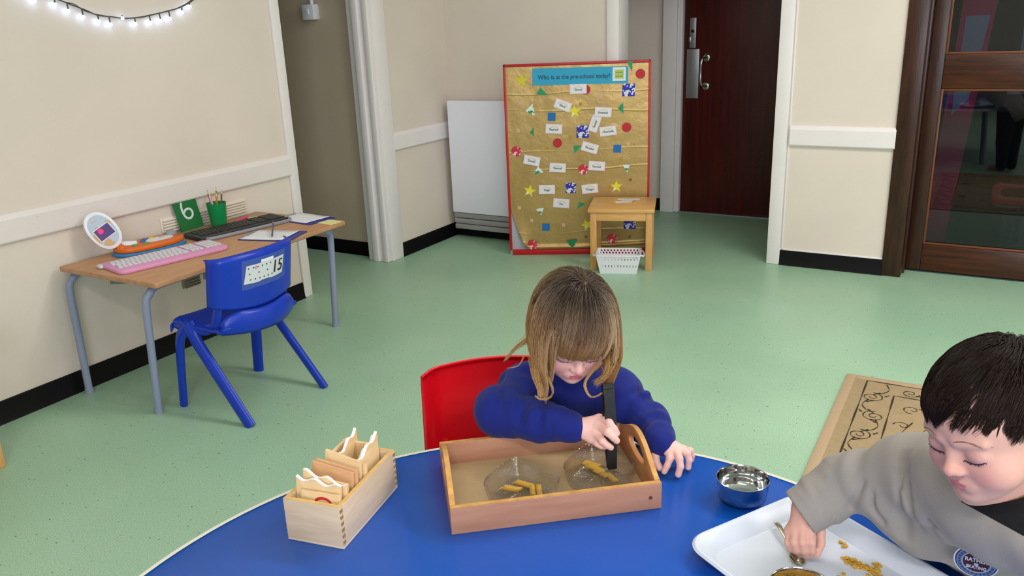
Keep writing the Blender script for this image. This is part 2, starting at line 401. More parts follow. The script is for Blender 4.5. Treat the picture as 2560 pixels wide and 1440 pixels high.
# dark room behind the glass
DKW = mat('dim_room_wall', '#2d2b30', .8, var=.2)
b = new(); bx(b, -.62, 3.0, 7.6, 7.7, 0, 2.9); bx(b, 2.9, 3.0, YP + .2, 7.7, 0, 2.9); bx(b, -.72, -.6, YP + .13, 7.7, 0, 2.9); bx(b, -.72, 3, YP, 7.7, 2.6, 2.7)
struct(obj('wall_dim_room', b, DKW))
struct(box('floor_dim_room', -.6, 2.9, YP + .14, 7.6, 0, .004, mat('dark_teal_carpet', '#2c4a4c', .9, var=.2, vscale=40)))  # carpet that forms the floor of the dim room
# ================================================================== back of the room
WHITEP = mat('white_paint', '#f2f3ff', 0.4)
PLW = mat('white_plastic', '#e6e9f0', 0.3)
BEECH = grain('beech_wood', '#d9a766', '#c48f50', .4, (3, 3, .6), 14)
BEECHX = grain('beech_wood_along', '#e0b06e', '#cf9b58', .38, (.6, 4, 4), 14)
t0 = thing('radiator_cover', 'white flat panel over a radiator below the rail, left of the gold notice board', 'radiator', (-2.75, 4.64, 0))
b = new(); bx(b, -.42, .42, -.045, .0, .19, .945, .006); obj('front_panel', b, WHITEP, t0)
b = new(); bx(b, -.41, .42, .0, .06, .2, .93); obj('radiator_body', b, mat('grey_metal', '#b9bcc2', .5), t0)  # one even grey for the body behind the front panel
b = new()
for k in range(3): bx(b, -.42, .42, -.03, .05, .07 + k * .04, .105 + k * .04, .006)
obj('lower_grille', b, mat('grey_streaked_panel', '#a9a7a8', .5, var=.25, vscale=6, stretch=(1, 4, 14)), t0)
sw = thing('light_switch', 'white boxed wall switch with conduit in the dark corridor recess', 'switch', (-3.715, 4.0, 1.535))
b = new(); bx(b, -.045, .045, -.045, .01, -.05, .04, .004); obj('back_box', b, PLW, sw)
b = new(); bx(b, -.012, .012, -.05, -.044, -.02, .014, .002); obj('rocker', b, PLW, sw)
b = new(); tube(b, [(.012, -.014, .04), (.012, -.014, .5)], .012, 10); obj('conduit', b, PLW, sw)

# fairy lights hung on the left wall
fl = thing('fairy_lights', 'string of white fairy lights sagging across the top of left wall', 'string lights', (-3.222, 2.3, 1.5))
wire = [(1.86, 1.68), (1.92, 1.635), (1.99, 1.60), (2.061, 1.572), (2.107, 1.554), (2.163, 1.534), (2.211, 1.514), (2.274, 1.507), (2.33, 1.500), (2.40, 1.503), (2.457, 1.511), (2.553, 1.527), (2.62, 1.543), (2.692, 1.574), (2.77, 1.63)]
CABLE = mat('dark_green_cable', '#4a4a34', .6)
b = new(); tube(b, catmull([(0, y - 2.3, z - 1.5) for y, z in wire], 5), .0026, 6); tube(b, catmull([(.003, y - 2.3 + .01 * math.sin(i * 2.1), z - 1.5 + .003 * math.cos(i * 3)) for i, (y, z) in enumerate(wire)], 5), .002, 6)
obj('cable', b, CABLE, fl)
BULB = mat('lit_white_bulb', '#ffffff', .3, emit='#b4ccff', estr=17)
def wz(y):
    for (a, za), (c, zc) in zip(wire, wire[1:]):
        if a <= y <= c: return za + (zc - za) * (y - a) / (c - a)
    return 1.6
for (y, z) in [(1.906, 1.60), (1.956, 1.568), (2.036, 1.554), (2.085, 1.53), (2.143, 1.507), (2.208, 1.489), (2.258, 1.476), (2.319, 1.5), (2.377, 1.476), (2.452, 1.48), (2.504, 1.487), (2.555, 1.495), (2.626, 1.521), (2.671, 1.545)]:
    top = wz(y); b = new(); lathe(b, [(0, -.006), (.004, -.0052), (.0062, -.002), (.0062, .001), (.0045, .005), (.0026, .0075), (0, .0075)], 12); 
    bo = obj('bulb', b, BULB, fl); bo.location = (.006, y - 2.3, z - 1.5)
    b = new(); tube(b, [(0, 0, .007), (-.002, (wz(y) and 0.0), max(top - z, .012))], .0028, 6); obj('lamp_holder', b, CABLE, bo)

# wall vents and a paper behind the desk
CRV = mat('cream_vent', '#e8dfd0', .5); BRV = mat('grey_brown_vent', '#8d8676', .6)
def vent(name, label, y0, y1, z0, z1, m, n):
    t = thing(name, label, 'vent', (XL + .0005, (y0 + y1) / 2, z0)); w = (y1 - y0) / 2; h = z1 - z0
    b = new(); bx(b, 0, .004, -w, w, 0, h, .001); obj('plate', b, m, t)
    b = new()
    for k in range(n):
        z = h * (k + .5) / n; bx(b, 0, .012, -w + .01, w - .01, -.0025, .0025, .001, M=T(.004, 0, z) @ Ry(.5))
    obj('louvres', b, m, t); return t
vent('wall_vent', 'cream louvred wall vent just above the desk behind the green cup', 2.34, 2.85, .565, .63, CRV, 5)
vent('wall_vent', 'brown louvred wall vent under the desk, the left of two', 2.40, 2.505, .28, .36, BRV, 6)
vent('wall_vent', 'brown louvred wall vent under the desk, the right of two', 2.525, 2.64, .29, .37, BRV, 6)
o = box('paper_scrap', -.0008, .0008, -.05, .05, -.03, .03, mat('pale_green_paper', '#8c9a86', .7)); o.location = (XL + .002, 2.1, .425); o.rotation_euler = (-.25, 0, 0)
tag(o, 'small green and grey paper stuck on the wall under the desk edge', 'paper')

# ================================================================== gold notice board
nb = thing('notice_board', 'freestanding gold foil notice board in a red frame with name cards', 'notice board', (-2.592, 4.38, 0), (0, 0, .435))
BW, BH = .877, 1.183
RED = mat('red_frame_paint', '#b8161c', .4); GREYB = mat('grey_board_back', '#a9aab5', .6)
box('back_panel', 0, BW, .004, .03, .0, BH - .004, GREYB, nb)
b = new(); bx(b, -.004, .012, -.008, .03, .03, BH, .003); bx(b, BW - .014, BW, -.008, .03, 0, BH, .003); bx(b, -.004, BW, -.008, .03, BH - .014, BH, .003); bx(b, .015, BW, -.012, .03, 0, .034, .004)
obj('frame', b, RED, nb)
def gold_mat():
    m = mat('crumpled_gold_foil', '#b3955c', .33, metal=.5, var=.12, vscale=3)
    nt = m.node_tree; N = nt.nodes; L = nt.links; b = N['Principled BSDF']
    tc = N.new('ShaderNodeTexCoord'); n = N.new('ShaderNodeTexNoise'); n.inputs['Scale'].default_value = 9; n.inputs['Detail'].default_value = 6
    L.new(tc.outputs['Object'], n.inputs['Vector']); bp = N.new('ShaderNodeBump'); bp.inputs['Strength'].default_value = .25; bp.inputs['Distance'].default_value = .02
    L.new(n.outputs['Fac'], bp.inputs['Height']); L.new(bp.outputs[0], b.inputs['Normal']); return m
GOLD = gold_mat()
def gz(x, z):
    d = .0015 * math.sin(7 * x + 3 * z) + .001 * math.sin(19 * x - 5 * z)
    for z0, amp, sl in ((.905, .0024, -.02), (.545, .0024, .03), (1.01, .0014, .01), (.145, .0014, .05), (.66, .001, .02)):
        u = z - z0 - sl * (x - .4) - .006 * math.sin(11 * x + z0 * 9); d += amp * math.exp(-(u / .0028) ** 2) * abs(math.sin(3.1 * x + z0 * 17))
    d += .010 * math.exp(-((z - .05 - .05 * max(0, x - .45)) / .012) ** 2)
    return -.004 - d
def goldf(u, v):
    x = .01 + u * (BW - .022); z = .036 + v * (BH - .052)
    c = max(0, 1 - math.hypot(x / .16, (z - .03) / .3)); x2 = x + .09 * c ** 1.3; y = gz(x, z) - .02 * c ** 1.5
    return (x2, y, z + .03 * c ** 2)
b = new(); grid(b, goldf, 60, 420); obj('gold_foil', b, GOLD, nb, angle=0)
PAP = {k: mat(k + '_paper', c, .6) for k, c in dict(red='#b5202c', green='#1f8f5c', blue='#1668b0', yellow='#cfc42c', pink='#cfa98a', ochre='#ab8a1e', olive='#6f6331', aqua='#2a9cc4', white='#dcdfe6', palepink='#e3cdd8').items()}
def splat(name, c1, c2, sc, pos):
    m = mat(name, c1, .6); nt = m.node_tree; N = nt.nodes; L = nt.links; tc = N.new('ShaderNodeTexCoord'); n = N.new('ShaderNodeTexNoise'); n.inputs['Scale'].default_value = sc; n.inputs['Detail'].default_value = 3
    L.new(tc.outputs['Object'], n.inputs['Vector']); r = N.new('ShaderNodeValToRGB'); r.color_ramp.interpolation = 'CONSTANT'; r.color_ramp.elements[0].color = lin(c1); r.color_ramp.elements[1].position = pos; r.color_ramp.elements[1].color = lin(c2)
    L.new(n.outputs['Fac'], r.inputs[0]); L.new(r.outputs[0], N['Principled BSDF'].inputs['Base Color']); return m
SPB = splat('blue_splashed_paper', '#2a2aa0', '#d5d8ea', 38, .53); SPR = splat('red_splashed_paper', '#c02a36', '#e4c8d2', 42, .56); SPG = splat('green_splashed_paper', '#d8e2dc', '#1f8f5c', 30, .54); SPY = splat('yellow_splashed_paper', '#e0d62f', '#e6dfb8', 34, .6)
def stick(name, label, pts, m, cx, cz, ang=0, lift=.0):
    b = new(); prism(b, pts, -.0012 - lift, 0, 'y'); o = obj(name, b, m, nb, smooth=False); o.location = (cx, min(gz(cx, cz + q * .008) for q in range(-4, 5)) - .0012, cz); o.rotation_euler = (0, ang, 0)
    if label: o['label'] = label
    return o
def star(r, r2=.42): return [((r if k % 2 == 0 else r * r2) * math.sin(k * PI / 5), (r if k % 2 == 0 else r * r2) * math.cos(k * PI / 5)) for k in range(10)]
def circ(r, n=24): return [(r * math.cos(2 * PI * k / n), r * math.sin(2 * PI * k / n)) for k in range(n)]
def sq(w, h=None): h = h or w; return [(-w / 2, -h / 2), (w / 2, -h / 2), (w / 2, h / 2), (-w / 2, h / 2)]
for i, (x, z) in enumerate([(.106, 1.087), (.422, .894), (.674, .43), (.134, .414), (.489, .191)]): stick('paper_star', 'yellow paper star', star(.044 if i < 1 else .041), SPY if i else PAP['yellow'], x, z, (.1, -.05, 0, .25, -.35)[i])
for x, z in [(.815, 1.104), (.49, 1.022), (.735, .792), (.315, .708)]: stick('paper_circle', 'red paper circle', circ(.0285), PAP['red'], x, z)
for x, z in [(.06, .663), (.471, .541), (.143, .067), (.649, .098)]: stick('paper_circle', 'red and white splashed paper circle', circ(.032), SPR, x, z)
TR = [((-.034, -.014), (.036, -.022), (-.008, .024)), ((-.02, .03), (.016, .03), (.014, -.03)), ((.014, .034), (-.018, .002), (.016, -.03)), ((.012, .03), (-.014, -.002), (.012, -.026)), ((-.018, .02), (.03, .022), (-.012, -.026)), ((-.01, .022), (.03, .008), (-.022, -.02)), ((-.036, .018), (.036, .024), (.004, -.032))]
for (x, z), p in zip([(.227, 1.019), (.752, 1.149), (.70, .905), (.16, .778), (.431, .668), (.453, .316), (.393, .074)], TR): stick('paper_triangle', 'green paper triangle', p, PAP['green'], x, z)
TP = [((.008, .04), (-.04, -.004), (.02, -.034)), ((.0, .03), (-.034, -.022), (.034, -.012)), ((-.024, .018), (.02, .022), (.002, -.028)), ((-.026, .012), (.024, .022), (.006, -.028))]
for (x, z), p in zip([(.162, .91), (.193, .54), (.737, .546), (.197, .285)], TP): stick('paper_triangle', 'white and green splashed paper triangle', p, SPG, x, z)
for x, z in [(.283, .868), (.679, .665), (.231, .179)]: stick('paper_square', 'plain blue paper square', sq(.047), PAP['blue'], x, z, .05)
for i, (x, z) in enumerate([(.746, 1.013), (.47, .773), (.393, .427), (.758, .196)]): stick('paper_square', 'blue and white splashed paper square', sq(.074 if i != 2 else .064), SPB, x, z, .03)
for x, z in [(.581, .986), (.098, .956), (.076, .79), (.745, .693), (.142, .225), (.343, .191), (.066, .309)]: stick('paper_square', 'tiny pinkish paper square', sq(.020, .022), PAP['pink'], x, z, rnd.uniform(-.2, .2))
for i, (x, z) in enumerate([(.459, .938), (.396, .741), (.252, .678), (.703, .598), (.048, .491), (.309, .424), (.634, .429), (.067, .124)]): stick('paper_dot', 'tiny yellow paper dot', circ(.011) if i in (0, 4, 5) else sq(.019), PAP['ochre'], x, z, rnd.uniform(-.2, .2))
for x, z in [(.76, .471), (.684, .223), (.758, .106), (.483, .113)]: stick('paper_square', 'tiny dark olive paper square', sq(.016), PAP['olive'], x, z)
BLK = mat('black_print', '#1d1d22', .6); TEALINK = mat('dark_teal_ink', '#0d3f55', .6)
FACE = Rx(PI / 2)          # text lying in xz facing -y
ban = stick('banner', 'light blue title strip', sq(.57, .098), PAP['aqua'], .458, 1.104, .006, .001)
text('lettering', 'Who is at the pre-school today?', .037, TEALINK, ban, T(-.036, -.0028, -.004) @ FACE, bold=.0004, fit=.432)
ic = new(); prism(ic, sq(.078), -.0036, -.002, 'y'); ic2 = obj('symbol_card', ic, PAP['white'], ban); ic2.location = (.232, 0, .004)
b = new(); prism(b, sq(.052), -.0046, -.0034, 'y')
o = obj('green_symbol', b, mat('pale_green_print', '#a9c060', .6), ban); o.location = (.232, 0, .004)
b = new()
for k in range(8): bx(b, -.004, .004, -.0054, -.0044, -.003, .003, M=T(-.016 + (k % 4) * .0107, 0, -.012 + (k // 4) * .022))
o = obj('symbol_marks', b, mat('olive_print', '#6f7f45', .6), ban); o.location = (.232, 0, .004)
cards = [('Gloria', .446, 1.028, 0), ('Elena', .352, .935, .38), ('Jonathan', .594, .888, .07), ('Bobby', .543, .82, -1.22), ('Raphael', .295, .795, .06), ('Charlotte', .623, .774, -.09), ('Phoebe', .512, .675, .3), ('Daniel', .154, .605, .22), ('Gabriel', .313, .557, .08), ('Lennox', .554, .562, .09), ('Paige', .243, .422, .0), ('Thiago', .51, .421, -.08), ('Zac', .331, .332, .1)]
RB = [mat('rainbow_' + k, c, .6) for k, c in (('rose', '#e6a9a6'), ('yellow', '#e8dc9a'), ('green', '#bcd6a8'))]
for i, (nm, x, z, a) in enumerate(cards):
    c = stick('name_card', 'white laminated name card with a pink border', sq(.101, .057), PAP['palepink'], x, z, a, .002 + .0012 * (i % 3))
    yy = -.0034 - .0012 * (i % 3)
    b = new(); bx(b, -.045, .045, yy - .0006, yy, -.0235, .0235); obj('paper_insert', b, PAP['white'], c)
    b = new()
    for k, r in enumerate((.030, .0265, .023)):
        A = [(r * math.cos(q), r * math.sin(q) * .6 - .0015) for q in [PI * j / 10 for j in range(11)]]; B2 = [((r - .003) * math.cos(q), (r - .003) * math.sin(q) * .6 - .0015) for q in [PI * j / 10 for j in range(10, -1, -1)]]
        prism(b, A + B2, yy - .001, yy - .0006, 'y', mi=k)
    obj('rainbow', b, RB, c)
    text('lettering', nm, .0175, BLK, c, T(0, yy - .001, -.004) @ FACE, bold=.0003)

# small beech side table with loose cards, and the basket under it
sm = thing('side_table', 'small square beech side table in front of gold notice board', 'table', (-1.861, 4.482, 0), (0, 0, .326))
def side_table(t, w, d, h, lg=.038):
    box('tabletop', -w / 2, w / 2, -d / 2, d / 2, h - .022, h, BEECHX, t, bev=.004)
    for sx in (-1, 1):
        for sy in (-1, 1): box('leg', sx * (w / 2 - .012) - (lg if sx > 0 else 0), sx * (w / 2 - .012) + (lg if sx < 0 else 0), sy * (d / 2 - .012) - (lg if sy > 0 else 0), sy * (d / 2 - .012) + (lg if sy < 0 else 0), 0, h - .022, BEECH, t, bev=.003)
    for s in (-1, 1):
        box('apron', -w / 2 + .05, w / 2 - .05, s * (d / 2 - .022) - .009, s * (d / 2 - .022) + .009, h - .072, h - .022, BEECHX, t, bev=.001)
        box('apron', s * (w / 2 - .022) - .009, s * (w / 2 - .022) + .009, -d / 2 + .05, d / 2 - .05, h - .072, h - .022, BEECH, t, bev=.001)
side_table(sm, .385, .352, .372)
CARDW = mat('white_card', '#e3dfdc', .5)
for i, (x, y, a, l) in enumerate([(.0, .03, .3, 'white name card lying on the side table, nearest the front'), (.045, .085, .1, 'white name card lying on the side table, at the right'), (.015, .075, -.25, 'white name card lying on the side table, overlapping two others')]):
    o = box('name_card', -.05, .05, -.026, .026, 0, .0015, CARDW); o.matrix_world = T(-1.861, 4.482, .3725 + .0017 * i) @ Rz(.326) @ T(x, y, 0) @ Rz(a)
    o.location = o.matrix_world.translation; tag(o, l, 'card', 'loose name cards on the side table')
bk = thing('basket', 'white perforated plastic basket on the floor before side table', 'basket', (-1.818, 4.318, 0), (0, 0, .35))
def basket():
    W0, D0, W1, D1, H = .105, .06, .128, .08, .115
    def wall(axis, s, name):
        pts = []
        b = new(); N_ = 13; z = [0, .018, .030, .036, .040, .054, .080, .084, .095, .099, .109, H]
        L0, L1 = (W0, W1) if axis == 'x' else (D0, D1); O0, O1 = (D0, D1) if axis == 'x' else (W0, W1)
        def P(u, zz):
            f = zz / H; l = (L0 + (L1 - L0) * f) * u; o = (O0 + (O1 - O0) * f) * s
            return (l, o, zz) if axis == 'x' else (o, l, zz)
        cols = [-1 + 2 * k / (4 * N_) for k in range(4 * N_ + 1)]
        V = {}
        def v(i, j):
            if (i, j) not in V: V[i, j] = b.verts.new(P(cols[i], z[j]))
            return V[i, j]
        for i in range(4 * N_):
            for j in range(len(z) - 1):
                hole = False
                if 2 <= i < 4 * N_ - 2:
                    if j == 4 and i % 4 == 1: hole = True
                    if j == 7 and i % 4 in (1, 2): hole = True
                    if j == 9 and i % 4 in (3, 0): hole = True
                if not hole: b.faces.new((v(i, j), v(i + 1, j), v(i + 1, j + 1), v(i, j + 1)))
        o = obj(name, b, PLW, bk, smooth=False); solidify(o, .0025, 0); return o
    for ax in 'xy':
        for s in (-1, 1): wall(ax, s, 'side_panel')
    box('base', -W0, W0, -D0, D0, .0, .004, PLW, bk)
    b = new(); rr = rrect(-W1 - .004, W1 + .004, -D1 - .004, D1 + .004, .015); ri = rrect(-W1 + .002, W1 - .002, -D1 + .002, D1 - .002, .012)
    prism(b, rr, H - .006, H + .003, 'z', holes=[ri]); obj('rim', b, PLW, bk)
    for s in (-1, 1):
        b = new(); tube(b, catmull([(s * W1, -.05, H - .004), (s * (W1 + .016), -.045, H - .012), (s * (W1 + .02), 0, H - .016), (s * (W1 + .016), .045, H - .012), (s * W1, .05, H - .004)], 5), .005, 8); obj('handle', b, PLW, bk)
basket()
for i, (x, y, c, cn) in enumerate([(-.05, -.01, '#b8474f', 'red'), (.02, .015, '#8a6a5a', 'brown'), (.065, -.012, '#c8c2bb', 'pale')]):
    o = box('picture_card', -.028, .028, -.004, .004, 0, .055, mat('card_' + cn, c, .6)); o.matrix_world = T(-1.818, 4.318, .006) @ Rz(.35 + i * .2 - .2) @ T(x, y, 0) @ Rx(.2)
    o.location = o.matrix_world.translation; tag(o, cn + ' picture card standing inside the white perforated basket', 'card')

# ================================================================== things behind the glass door
PINK = mat('magenta_fabric', '#b8265c', .8); 
pb = thing('display_panel', 'tall magenta display panel behind the glass door', 'panel', (-.30, 5.55, 0))
b = new(); prism(b, [(0, 0), (.12, 0), (.30, 2.2), (.10, 2.2)], 0, .03, 'y'); obj('panel', b, PINK, pb)
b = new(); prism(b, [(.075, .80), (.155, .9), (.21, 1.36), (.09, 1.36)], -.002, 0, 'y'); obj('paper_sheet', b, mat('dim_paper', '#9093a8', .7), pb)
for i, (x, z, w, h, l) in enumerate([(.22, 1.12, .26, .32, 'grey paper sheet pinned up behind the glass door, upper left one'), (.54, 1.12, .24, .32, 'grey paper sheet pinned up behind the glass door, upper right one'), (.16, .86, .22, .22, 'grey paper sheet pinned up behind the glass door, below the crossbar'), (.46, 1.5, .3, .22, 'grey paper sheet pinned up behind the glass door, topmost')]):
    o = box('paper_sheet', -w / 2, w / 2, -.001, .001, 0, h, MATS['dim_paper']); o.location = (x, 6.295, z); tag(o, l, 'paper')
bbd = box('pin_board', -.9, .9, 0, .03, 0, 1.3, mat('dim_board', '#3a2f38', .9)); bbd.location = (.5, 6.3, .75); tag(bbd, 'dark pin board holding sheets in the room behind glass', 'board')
cr = thing('storage_crate', 'dark slatted crate on the floor behind the glass door', 'crate', (.32, 5.75, 0.005))
b = new()
for s in (-1, 1):
    for k in range(9): bx(b, -.2 + k * .046, -.18 + k * .046, s * .14 - .006, s * .14 + .006, 0, .2)
    bx(b, -.21, .21, s * .14 - .008, s * .14 + .008, .2, .235, .002); bx(b, -.21, .21, s * .14 - .008, s * .14 + .008, 0, .03, .002); bx(b, s * .2 - .008, s * .2 + .008, -.14, .14, 0, .235, .002)
obj('slatted_box', b, mat('dark_plastic', '#20242c', .5), cr); box('label_card', -.05, .05, -.152, -.149, .09, .16, MATS['dim_paper'], cr)
rt = thing('toy_carry_case', 'red toy carrying case with a handle slot behind glass door', 'toy', (.18, 5.72, .258))
b = new(); prism(b, rrect(-.14, .14, 0, .13, .03), -.03, .03, 'y', bev=.004, holes=[rrect(-.09, .08, .05, .10, .02)]); obj('case', b, mat('red_toy_plastic', '#a3222c', .4), rt)
b = new(); bx(b, -.12, .12, -.05, .05, -.012, 0, .002); obj('base', b, mat('teal_toy_plastic', '#2c5a60', .5), rt)
pt = box('pink_toy', -.06, .06, -.04, .04, 0, .05, mat('pink_toy_plastic', '#9a5a86', .5), bev=.015); pt.location = (.42, 5.70, .246); tag(pt, 'pink rounded toy on the crate at the right behind glass', 'toy')

# ================================================================== desk along the left wall
DZ = .555
dk = thing('desk', 'low wood-topped desk with grey metal legs against the left wall', 'desk', (-2.905, 2.352, 0), (0, 0, .012))
OAK = grain('oak_laminate', '#c0926c', '#ad7e58', .38, (4, .8, 4), 10); OAKE = mat('wood_edge', '#a9783f', .45)
b = new(); prism(b, rrect(-.295, .295, -.535, .535, .012), DZ - .02, DZ, 'z', bev=.003)
obj('desktop', b, OAK, dk)
LEGM = mat('grey_blue_painted_steel', '#8a92ac', .35)
for s, nm in ((1, 'front'), (-1, 'back')):
    xt, xb = (s * .205 if s > 0 else -.27), (s * .165 if s > 0 else -.275)
    for e in (-1, 1):
        b = new(); tube(b, catmull([(xb, e * .528, 0), (xb + (xt - xb) * .5, e * .525, DZ * .5), (xb + (xt - xb) * .85, e * .522, DZ - .10), (xt, e * .506, DZ - .062), (xt, e * .478, DZ - .042), (xt, e * .42, DZ - .036), (xt, 0, DZ - .036)], 8), .0155, 10, up=(1, 0, 0)); o = obj('leg', b, LEGM, dk)
        b = new(); lathe(b, [(0, 0), (.017, 0), (.017, .02), (.0145, .022), (0, .022)], 14, (xb, e * .528, 0)); obj('foot_cap', b, LEGM, o)
b = new()
for e in (-1, 1): bx(b, -.26, .2, e * .46 - .012, e * .46 + .012, DZ - .05, DZ - .021, .003)
obj('cross_rail', b, LEGM, dk)

# toy laptop
lt = thing('toy_laptop', 'orange toy laptop with a raised white oval screen on desk', 'toy', (-3.075, 2.155, DZ), (0, 0, math.radians(80)))
OR = mat('orange_plastic', '#d9681c', .35); LB = mat('light_blue_plastic', '#2f86c4', .4); GRY = mat('grey_plastic', '#8d919a', .4)
def blob(a, c, n=28, p=2.6): return [(a * math.copysign(abs(math.cos(q)) ** (2 / p), math.cos(q)), c * math.copysign(abs(math.sin(q)) ** (2 / p), math.sin(q))) for q in [2 * PI * k / n for k in range(n)]]
b = new(); prism(b, blob(.155, .082), 0, .014, 'z', bev=.004); obj('lower_shell', b, LB, lt)
b = new(); prism(b, blob(.148, .078), .0141, .036, 'z', bev=.008); obj('upper_shell', b, OR, lt)
b = new(); prism(b, blob(.062, .034), .0362, .0375, 'z', M=T(.045, .0, 0)); obj('white_key_panel', b, PLW, lt)
for x, y, c in [(-.075, -.03, '#5aa04a'), (-.055, .03, '#b03028'), (-.02, .01, '#2f5fb0'), (.0, .035, '#2f5fb0'), (.03, .035, '#d8c030'), (-.03, -.035, '#5aa04a'), (.065, .01, '#b9bcc6')]:
    b = new(); lathe(b, [(.013, 0), (.013, .003), (.009, .005), (0, .005)], 14, (x, y, .0364)); obj('button', b, mat('button_' + c[1:], c, .4), lt)
b = new(); bmesh.ops.create_uvsphere(b, u_segments=16, v_segments=10, radius=1, matrix=T(.12, .035, .036) @ Matrix.Diagonal((.026, .022, .02, 1))); obj('grey_knob', b, GRY, lt)
b = new(); bmesh.ops.create_uvsphere(b, u_segments=16, v_segments=10, radius=1, matrix=T(-.125, .0, .03) @ Matrix.Diagonal((.02, .03, .022, 1))); obj('hinge_cover', b, OR, lt)
u = Vector((-.36, -.36, .86)).normalized(); cv_ = Vector((.86, -.42, .22)); w = u.cross(cv_ - u * u.dot(cv_)); w = (w - u * w.dot(u)).normalized(); nn = w.cross(u)
if nn.dot(Vector((.84, -.54, 0))) < 0: w = -w; nn = -nn
ML = (lt.matrix_world if False else (T(-3.075, 2.155, DZ) @ Rz(math.radians(80)))).inverted() @ (T(-3.125, 1.99, DZ + .115) @ Matrix((w, u, nn)).transposed().to_4x4())
b = new(); prism(b, blob(.058, .085, p=2.2), -.012, .008, 'z', bev=.005); lid = obj('screen_lid', b, PLW, lt); lid.matrix_local = ML
b = new(); prism(b, blob(.047, .07, p=2.2), .0081, .0092, 'z'); obj('picture_panel', b, splat('toy_picture_print', '#d2a878', '#b9c7da', 22, .5), lid)
b = new(); bx(b, -.036, .036, -.034, .02, .0092, .0098); obj('screen_border', b, PLW, lid)
b = new(); bx(b, -.033, .033, -.031, .017, .0098, .0104); sc_ = obj('screen', b, mat('purple_screen', '#3c1560', .25, emit='#3c1560', estr=.25), lid)
b = new(); lathe(b, [(.011, 0), (.011, .0006), (0, .0006)], 14, (-.010, .003, .0104)); obj('pink_spot', b, mat('pink_spot', '#e0207a', .4, emit='#e0207a', estr=.4), lid)
b = new(); tube(b, [(-.05, .0, .035), (-.105, .035, .035), (-.115, .03, .06), (-.12, .02, .075)], [.014, .018, .02, .016], 12); obj('hinge_neck', b, PLW, lt)

# keyboards: local x along the length, y towards the wall
def keyfield(name, m, parent, x0, x1, y0, y1, rows, pitch, z):
    b = new(); rh = (y1 - y0) / rows
    for r in range(rows):
        x = x0 + (r % 3) * pitch * .25 * (x1 - x0 > .12)
        while x < x1 - pitch * .6:
            w_ = pitch if x + 2 * pitch < x1 else x1 - x
            bx(b, x + .0012, x + w_ - .0012, y0 + r * rh + .0012, y0 + (r + 1) * rh - .0012, z, z + .005, .0012, 1); x += w_
    return obj(name, b, m, parent)
pk = thing('keyboard', 'pink computer keyboard with white keys at the desk front', 'keyboard', (-2.872, 2.083, DZ), (0, 0, math.radians(78)))
PKM = mat('pink_plastic', '#d994bd', .35); KW = mat('white_key_plastic', '#d9d9e2', .4, var=.15, vscale=160)
b = new(); prism(b, rrect(-.232, .232, -.098, .098, .03), 0, .017, 'z', bev=.006); obj('body', b, PKM, pk)
keyfield('main_keys', KW, pk, -.215, .075, -.05, .07, 6, .019, .0165); keyfield('navigation_keys', KW, pk, .085, .14, -.0, .07, 3, .018, .0165); keyfield('arrow_keys', KW, pk, .085, .14, -.05, -.01, 2, .018, .0165); keyfield('number_keys', KW, pk, .15, .222, -.05, .06, 5, .018, .0165)
b = new()
for k in range(6): bx(b, -.12 + k * .024, -.108 + k * .024, .078, .084, .0165, .0185)
obj('media_keys', b, mat('dark_key', '#2a2a30', .5), pk)
b = new(); bx(b, -.245, -.2, .06, .1, .001, .015, .006); obj('white_corner_cap', b, KW, pk)
kb = thing('keyboard', 'black computer keyboard with grey front edge lying mid desk', 'keyboard', (-2.985, 2.565, DZ), (0, 0, math.radians(80)))
KBM = mat('black_plastic', '#23252b', .4); KGR = mat('silver_grey_plastic', '#8b8d95', .4)
b = new(); prism(b, rrect(-.235, .235, -.075, .08, .018), 0, .02, 'z', bev=.006); obj('body', b, KBM, kb)
KD = mat('dark_olive_key', '#2c2e2a', .5, var=.3, vscale=120)
keyfield('main_keys', KD, kb, -.215, .075, -.05, .065, 6, .019, .0195); keyfield('navigation_keys', KD, kb, .082, .138, -.05, .065, 6, .018, .0195); keyfield('number_keys', KD, kb, .146, .222, -.05, .065, 6, .018, .0195)
b = new(); tube(b, catmull([(-.20, -.07, .008), (-.185, -.088, .008), (0, -.092, .008), (.20, -.088, .008), (.232, -.076, .010), (.24, -.05, .012)], 6), .0085, 8); obj('front_edge', b, KGR, kb)

# number card 6
nc = thing('number_card', 'green card with a white number six leaning on wall', 'card', (-3.198, 2.482, DZ), (0, math.radians(-9), math.radians(3)))
NG = mat('dark_green_card', '#146b34', .5)
MX = Rz(PI / 2)
b = new(); prism(b, rrect(-.064, .064, .0, .185, .004), -.002, .002, 'x', M=Rx(0)); obj('board', b, NG, nc); nc.rotation_euler = (math.radians(4), math.radians(-9), 0)
b = new(); c6 = catmull([(.0032, -.020, .134), (.0032, -.026, .110), (.0032, -.025, .084), (.0032, -.016, .062), (.0032, .003, .054), (.0032, .020, .062), (.0032, .025, .080), (.0032, .016, .095), (.0032, -.002, .098), (.0032, -.017, .090), (.0032, -.024, .080)], 6)
tube(b, c6, .0055, 8, flat=.25, up=(0, 1, 0)); obj('numeral', b, mat('white_sandpaper', '#cfdcd8', .8), nc)

